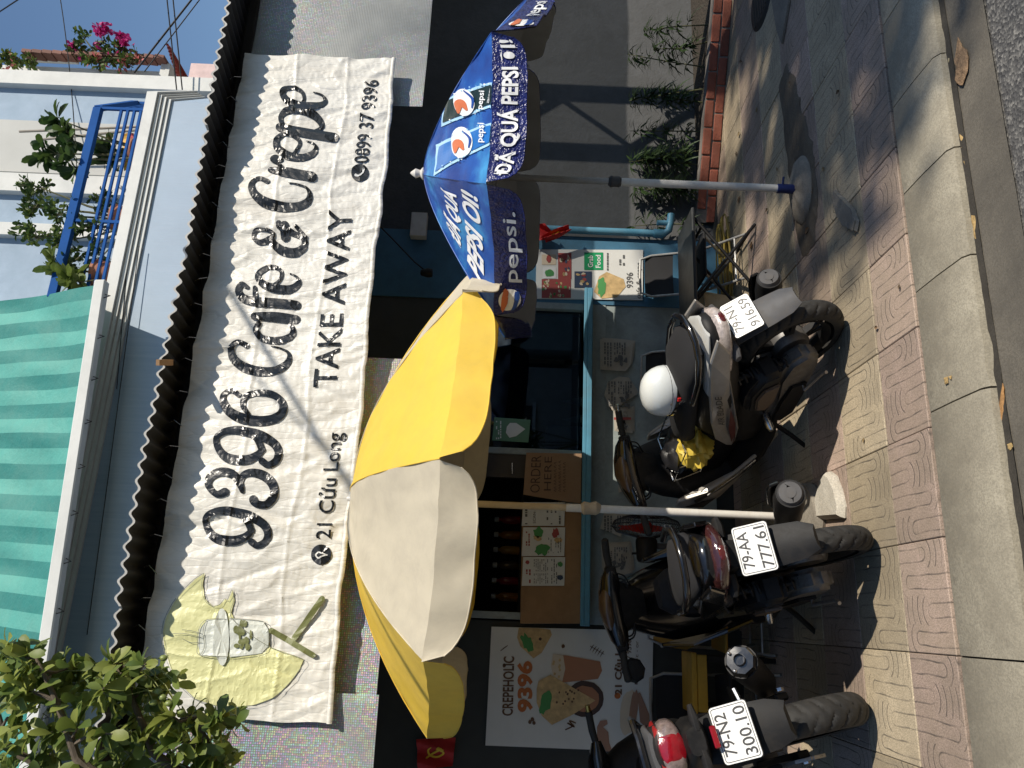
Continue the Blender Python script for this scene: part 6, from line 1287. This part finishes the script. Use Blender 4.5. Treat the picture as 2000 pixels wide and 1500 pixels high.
shrub('young_plant', 'bright yellow-green leafy plant beside the turquoise tarpaulin', 'plant', pot(250, 540, 7.2), [B(125, 525, 6.98, .16), B(160, 550, 7.0, .12)], 70, .17, [LG2], (1,), 33, stub=TERR)
# neighbour's flower wall beyond the house corner
nb = thing('neighbour_wall', 'white neighbouring wall with brown tile edge seen beyond the pale house', 'wall', (6.6, 8.6, 0))
xw = W(200, 128, 8.6).x
part('wall', MB().span((xe+.01, 8.5, W(330, 140, 8.5).z), (xw, 8.62, W(327, 140, 8.5).z+.1)).span((xe+.01, 8.62, W(330, 140, 8.5).z), (xw-.04, 8.7, 12)), UW, nb)
for k in range(14): za = W(325-20*k, 132, 8.5).z; part('tile', MB().box((xw+.01, 8.46, za+.06), (.05, .16, .125), Matrix.Rotation(.1, 3, 'Y')), mat('brown_tile', (.17, .075, .055), .8, rnd=.2) if 'brown_tile' not in bpy.data.materials else bpy.data.materials['brown_tile'], nb)
part('ledge', MB().span((xw, 8.5, W(145, 120, 8.5).z), (W(60, 106, 8.5).x, 8.6, W(40, 120, 8.5).z)), UW, nb)
def vine(lab, by, blobs, n, mats, wts, seed):
    q_ = W(by[0], by[1], 8.45); return shrub('flowering_vine', lab, 'vine', V(xw-.02, 8.45, q_.z), blobs, n, .085, mats, wts, seed, 'flowering vines on the neighbouring wall')
vine('tall bougainvillea with magenta flowers leaning out from the white wall', (195, 128), [B(165, 75, 8.4, .16), B(158, 95, 8.4, .18), B(180, 100, 8.4, .2), B(205, 90, 8.4, .12), B(200, 112, 8.4, .25), B(215, 105, 8.4, .2), B(240, 95, 8.4, .1)], 420, [LG1, LG2, LG3, MAG], (5, 3, 3, 1), 41)
for c in (B(197, 63, 8.35, .10), B(208, 55, 8.35, .09), B(236, 73, 8.35, .07), B(245, 82, 8.35, .09), B(145, 90, 8.4, .06)):
    r = random.Random(int(c[0].x*999)); lm = MB()
    for k in range(60): leafcard(lm, c[0]+rdir(r)*c[1]*r.random(), rdir(r), rdir(r), .055, .045)
    o = solo('flower_cluster', lm, MAG, 'magenta flower cluster at a branch end of the tall bougainvillea', 'flowers', 'flower clusters of the bougainvillea', fixn=False); tagit(o, kind=None)
vine('low pink-flowered vine at the foot of the tall bougainvillea', (255, 128), [B(190, 122, 8.4, .12), B(255, 120, 8.4, .14), B(270, 112, 8.4, .10), B(235, 125, 8.4, .12)], 200, [LG1, LG2, PINKF], (4, 2, 2), 42)
vine('round pink-flowered bush beside a small white ledge', (20, 128), [B(20, 112, 8.4, .16), B(5, 118, 8.4, .16), B(32, 122, 8.4, .12), B(65, 120, 8.4, .10)], 220, [LG1, LG2, PINKF], (4, 3, 1), 43)
# pink hut with a red roof
ph = thing('roof_hut', 'small pink rooftop hut with red corrugated roof behind the white wall', 'hut', W(437, 140, 9.5))
q0, q1 = W(437, 165, 9.5), W(352, 128, 9.5)
part('wall', MB().span((q0.x, 9.5, 3.4), (q1.x+.05, 10.6, W(370, 140, 9.5).z)), mat('hut_pink', (.62, .47, .46), .8), ph)
z_ = W(365, 130, 9.5).z
part('roof', MB().grid(lambda u, v: V(q0.x+.02+(q1.x-q0.x+.28)*u, 9.4+1.3*v, z_+.05+.25*u+.03*math.sin(u*60)), 60, 2), mat('roof_red', (.32, .07, .05), .6), ph, smooth=True)
# overhead cables
def cable(a, b_, Y0, Y1, lab, r_=.008, sag=.0):
    p0, p1 = W(*a, Y0), W(*b_, Y1); d = p1-p0; p0 = p0-d*.0; P_ = [p0+d*t+V(0, 0, -sag*4*t*(1-t)+(.12*t*t if t < 0 else 0)) for t in ([-4, -3, -2, -1] if a[1] < 0 else [])+[k/10 for k in range(11)]]
    return solo('overhead_cable', MB().tube(P_, r_, 6), BLACKP, lab, 'cable', smooth=True)
cable((322, -40), (345, 175), 7.6, 7.75, 'black cable running down to the end of the white cornice, higher of a pair', .008)
cable((334, -40), (356, 175), 7.6, 7.75, 'black cable running down to the end of the white cornice, lower of a pair', .008)
cable((405, -40), (262, 142), 7.8, 8.3, 'thick black cable slanting from the awning to the flower wall', .012)
cable((420, -40), (282, 140), 7.8, 8.3, 'thin black cable slanting beside the thick cable', .007)
cable((80, -30), (-30, 42), 8.0, 9.0, 'single dark cable crossing the open sky', .009)
cable((115, -20), (148, 300), 8.2, 7.85, 'loose cable stretched along the brown tile edge', .006, .03)
cable((262, 350), (228, 760), 6.95, 6.95, 'thin cable running across the pale blue balcony front, upper', .004)
cable((272, 480), (170, 1240), 6.93, 6.93, 'long thin cable running along the pale blue balcony front', .004)
# ============================================================ tree whose twigs hang beside the banner
BRK = mat('branch_bark', (.11, .085, .06), .85, var=.3, scale=20, bmp=.6, bscale=50)
tr = thing('street_tree', 'leafy tree with small fruits hanging its twigs beside the banner', 'tree', (-1.95, 2.95, 0))
r = random.Random(12)
Tk = [V(-1.95, 2.95, -.02), V(-1.93, 2.96, 1.2), V(-1.9, 2.93, 2.4), V(-1.85, 2.9, 3.4), V(-1.7, 2.9, 4.6), V(-1.6, 2.85, 5.6)]
part('trunk', MB().tube(Tk, [.15, .12, .11, .09, .06, .03], 14), BRK, tr, smooth=True)
Q = lambda x, y, Y: W(x, y, Y)
limbs = [[Tk[3], Q(350, 1620, 2.9), Q(300, 1470, 2.9), Q(260, 1370, 2.85), Q(235, 1310, 2.85)], [Tk[3], Q(200, 1640, 2.8), Q(150, 1480, 2.75), Q(110, 1370, 2.7), Q(70, 1285, 2.7)], [Tk[2], Q(520, 1640, 2.95), Q(450, 1520, 2.95), Q(400, 1440, 2.9), Q(385, 1400, 2.9)], [Tk[4], Q(40, 1600, 3.0), Q(10, 1450, 2.95), Q(-20, 1330, 2.9)]]
for L_ in limbs: part('limb', MB().tube([tuple(c) for c in crom([tuple(q_) for q_ in L_], 4)], [.026-.022*k/(4*(len(L_)-1)) for k in range(4*(len(L_)-1)+1)], 8), BRK, tr, smooth=True)
LM = [leafmat('tree_leaf_a', (.17, .22, .045), .4), leafmat('tree_leaf_b', (.29, .33, .075), .45), leafmat('tree_leaf_c', (.10, .15, .03), .35)]
lmesh = []
for k in range(3):
    for (l, w_) in ((.075, .04), (.09, .046), (.06, .033)):
        b_ = MB(); leafcard(b_, V(0, 0, 0), V(1, 0, 0), UP, l, w_); lmesh.append(b_.mesh('leaf', LM[k], smooth=True, fixn=False))
ends = [(15, 1255, 2.7), (45, 1262, 2.7), (60, 1300, 2.7), (20, 1300, 2.75), (95, 1310, 2.75), (130, 1300, 2.8), (165, 1300, 2.85), (215, 1300, 2.85), (245, 1298, 2.85), (280, 1295, 2.8), (320, 1312, 2.8), (300, 1340, 2.85), (200, 1340, 2.8), (150, 1345, 2.75), (100, 1355, 2.75), (50, 1350, 2.75), (15, 1350, 2.8), (240, 1360, 2.85), (270, 1385, 2.9), (330, 1395, 2.9), (385, 1398, 2.9), (425, 1400, 2.9), (450, 1390, 2.9), (400, 1440, 2.9), (430, 1470, 2.9), (350, 1440, 2.85), (290, 1440, 2.85), (225, 1430, 2.8), (160, 1420, 2.8), (100, 1420, 2.8), (40, 1410, 2.8), (20, 1470, 2.8), (90, 1480, 2.8), (170, 1490, 2.85), (250, 1490, 2.85), (330, 1490, 2.9), (410, 1500, 2.9)]
tw = MB(); alllimb = [Vector(c) for L_ in limbs for c in crom([tuple(q_) for q_ in L_], 5)]
nl = 0
for (x, y, Y) in ends:
    e = W(x+r.uniform(-8, 8), y+r.uniform(-8, 8), Y+r.uniform(-.12, .12)); b_ = min(alllimb, key=lambda q_: (q_-e).length+(0 if q_.x < e.x else .3))
    m_ = (b_+e)/2+V(r.uniform(-.03, .03), 0, r.uniform(-.02, .05)); tw.tube([b_, m_, e], [.007, .005, .0025], 5)
    ax = (e-m_).normalized()
    for k in range(8):
        if nl >= 296: break
        o = link('leaf', r.choice(lmesh), tr, True); nl += 1
        t_ = r.uniform(.35, 1); pos = m_.lerp(e, t_); d = (ax*.5+rdir(r, .15)).normalized(); o.location = pos
        s = d.cross(SD+rdir(r)*.55).normalized(); n_ = s.cross(d); o.rotation_euler = Matrix((d, -s, n_)).transposed().to_euler()
part('twigs', tw, BRK, tr, smooth=True)['kind'] = 'stuff'
lm = MB()
for (x, y, Y) in ends:
    for k in range(26):
        e = W(x+r.uniform(-22, 22), y+r.uniform(0, 38), Y+r.uniform(-.05, .3)); leafcard(lm, e, rdir(r, .1), SD+rdir(r)*.7, r.uniform(.04, .08), .034, r.choice((0, 1, 2)))
o = part('back_leaves', lm, LM, tr, fixn=False, smooth=True); tagit(o, kind='stuff')
# fruit stalks hanging from the twigs
FR = mat('fruit_green', (.20, .24, .07), .4); FS = mat('stalk_green', (.25, .27, .08), .5)
for a, b_ in (((270, 1292), (345, 1338)), ((270, 1294), (342, 1330)), ((250, 1300), (318, 1362)), ((255, 1310), (300, 1372)), ((262, 1300), (330, 1374)), ((280, 1300), (355, 1390)), ((150, 1300), (320, 1285)), ((120, 1310), (280, 1325)), ((200, 1330), (350, 1372)), ((240, 1360), (310, 1350))):
    p0, p1 = W(*a, 2.82), W(*b_, 2.80); s_ = part('fruit_stalk', MB().tube([p0, (p0+p1)/2+V(.01, 0, -.01), p1], .0016, 5), FS, tr)
    link('fruit', MB().lathe([(0, -.014), (.008, -.009), (.011, 0), (.008, .01), (.002, .015)], 10, p1).mesh('fruit', FR, smooth=True), s_, True)
lm = MB()      # the rest of the crown, above and beside the picture
for k in range(230):
    c = V(-1.75, 2.9, 4.9)+V(r.gauss(0, .75), r.gauss(0, .6), r.gauss(0, .55))
    if c.z < 3.5 and c.x > -1.3: continue
    for j in range(8): leafcard(lm, c+rdir(r)*.06, rdir(r, .2), UP+rdir(r)*.6, r.uniform(.07, .11), .045, r.choice((0, 1, 2)))
o = part('upper_crown', lm, LM, tr, fixn=False); tagit(o, kind='stuff')
# ============================================================ across the street, out of the picture
SDg = V(SD.x, SD.y, 0).normalized(); TE = math.tan(SUN_EL)
mb = MB(); mb.span((-40, -14, -.3), (60, -4.2, .02)); struct('opposite_pavement', mb, CONC)
cx = V(3.6, 3.35, 0); hgt = 8.6; cc = cx+SDg*(hgt/TE)+V(0, 0, hgt)
st = thing('shade_tree', 'tall tree on the opposite pavement casting dappled shade', 'tree', (cc.x+.4, cc.y-.3, .02))
base = V(cc.x+.4, cc.y-.3, .0)
part('trunk', MB().tube([base, base+V(-.05, .05, 3), base+V(-.2, .2, 6), cc], [.22, .18, .13, .06], 14), BRK, st, smooth=True)
sm = MB(); lm = MB(); r = random.Random(77)
side = V(SDg.y, -SDg.x, 0)*-1
for k in range(105):
    a = r.uniform(0, 6.28); q_ = math.sqrt(r.random()); c = cc+side*(1.9*q_*math.cos(a))+SDg*(1.1*q_*math.sin(a))+V(0, 0, r.uniform(-.9, 1.0))
    sm.tube([base+V(-.2, .2, 6+r.uniform(-.5, 1.5)), (cc+c)/2+V(0, 0, .2), c], [.05, .03, .008], 6)
    for j in range(34): leafcard(lm, c+rdir(r)*r.uniform(0, .42), rdir(r, .1), UP+rdir(r)*.7, r.uniform(.12, .2), .085, r.choice((0, 1, 2)))
part('branches', sm, BRK, st, smooth=True); o = part('crown', lm, LM, st, fixn=False); tagit(o, kind='stuff')
for hx, wd, ht, colr, lab in ((-9, 9, 5.5, (.45, .40, .30), 'unseen tan house added across the street to cut sky light'), (1, 10.5, 4.4, (.40, .38, .35), 'unseen grey house added across the street to cut sky light'), (12.5, 11.5, 4.0, (.38, .42, .40), 'unseen pale green house added across the street to cut sky light')):  # unseen houses, added to hold back part of the sky light
    h = thing('added_opposite_house', lab, 'house', (hx, -8, .02)); w_ = mat('added_opposite_wall_%d' % hx, colr, .8)
    part('wall', MB().span((hx-wd/2, -13, .02), (hx+wd/2, -8.4, ht)), w_, h)
    for k in range(3):
        for z_ in (1.0,):
            x = hx-wd/2+wd*(k+.5)/3; wn = part('window', MB().span((x-.7, -8.39, z_), (x+.7, -8.34, z_+1.6)), DARKW, h); link('frame', MB().span((x-.78, -8.36, z_-.08), (x+.78, -8.30, z_)).span((x-.78, -8.36, z_+1.6), (x+.78, -8.30, z_+1.68)).mesh('frame', UW), wn, True)
    part('roof_edge', MB().span((hx-wd/2-.2, -13.1, ht), (hx+wd/2+.2, -8.0, ht+.18)), UW, h)

# cable bundles strung high over the street; their shadows cross the banner
for (a, b_), rr in ((((415, 520), (720, 1010)), .015), (((380, 610), (560, 800)), .009)):
    A_, B_ = W(*a, 3.9)+SD*4.2, W(*b_, 3.9)+SD*4.6; d = B_-A_
    solo('overhead_cable', MB().tube([A_-d*3.2+V(0, 0, .5), A_-d*.6, A_, B_, B_+d*.6, B_+d*3.2+V(0, 0, .5)], rr, 8), BLACKP, 'thick bundle of black cables strung high over the street' if rr > .012 else 'black cable strung high over the street', 'cable', 'cables over the street', smooth=True)

shrub('street_bush', 'loose bushy tree on the opposite pavement facing the cafe window', 'bush', V(3.5, -4.9, .02), [(V(3.2, -4.9, 1.3), .4), (V(3.8, -4.8, 1.5), .4), (V(3.5, -5.0, 1.9), .45), (V(3.0, -4.9, 1.8), .35), (V(3.9, -5.0, 2.1), .35), (V(3.4, -4.8, 1.0), .3)], 600, .16, [LG1, LG2, LG3], (4, 4, 2), 91)
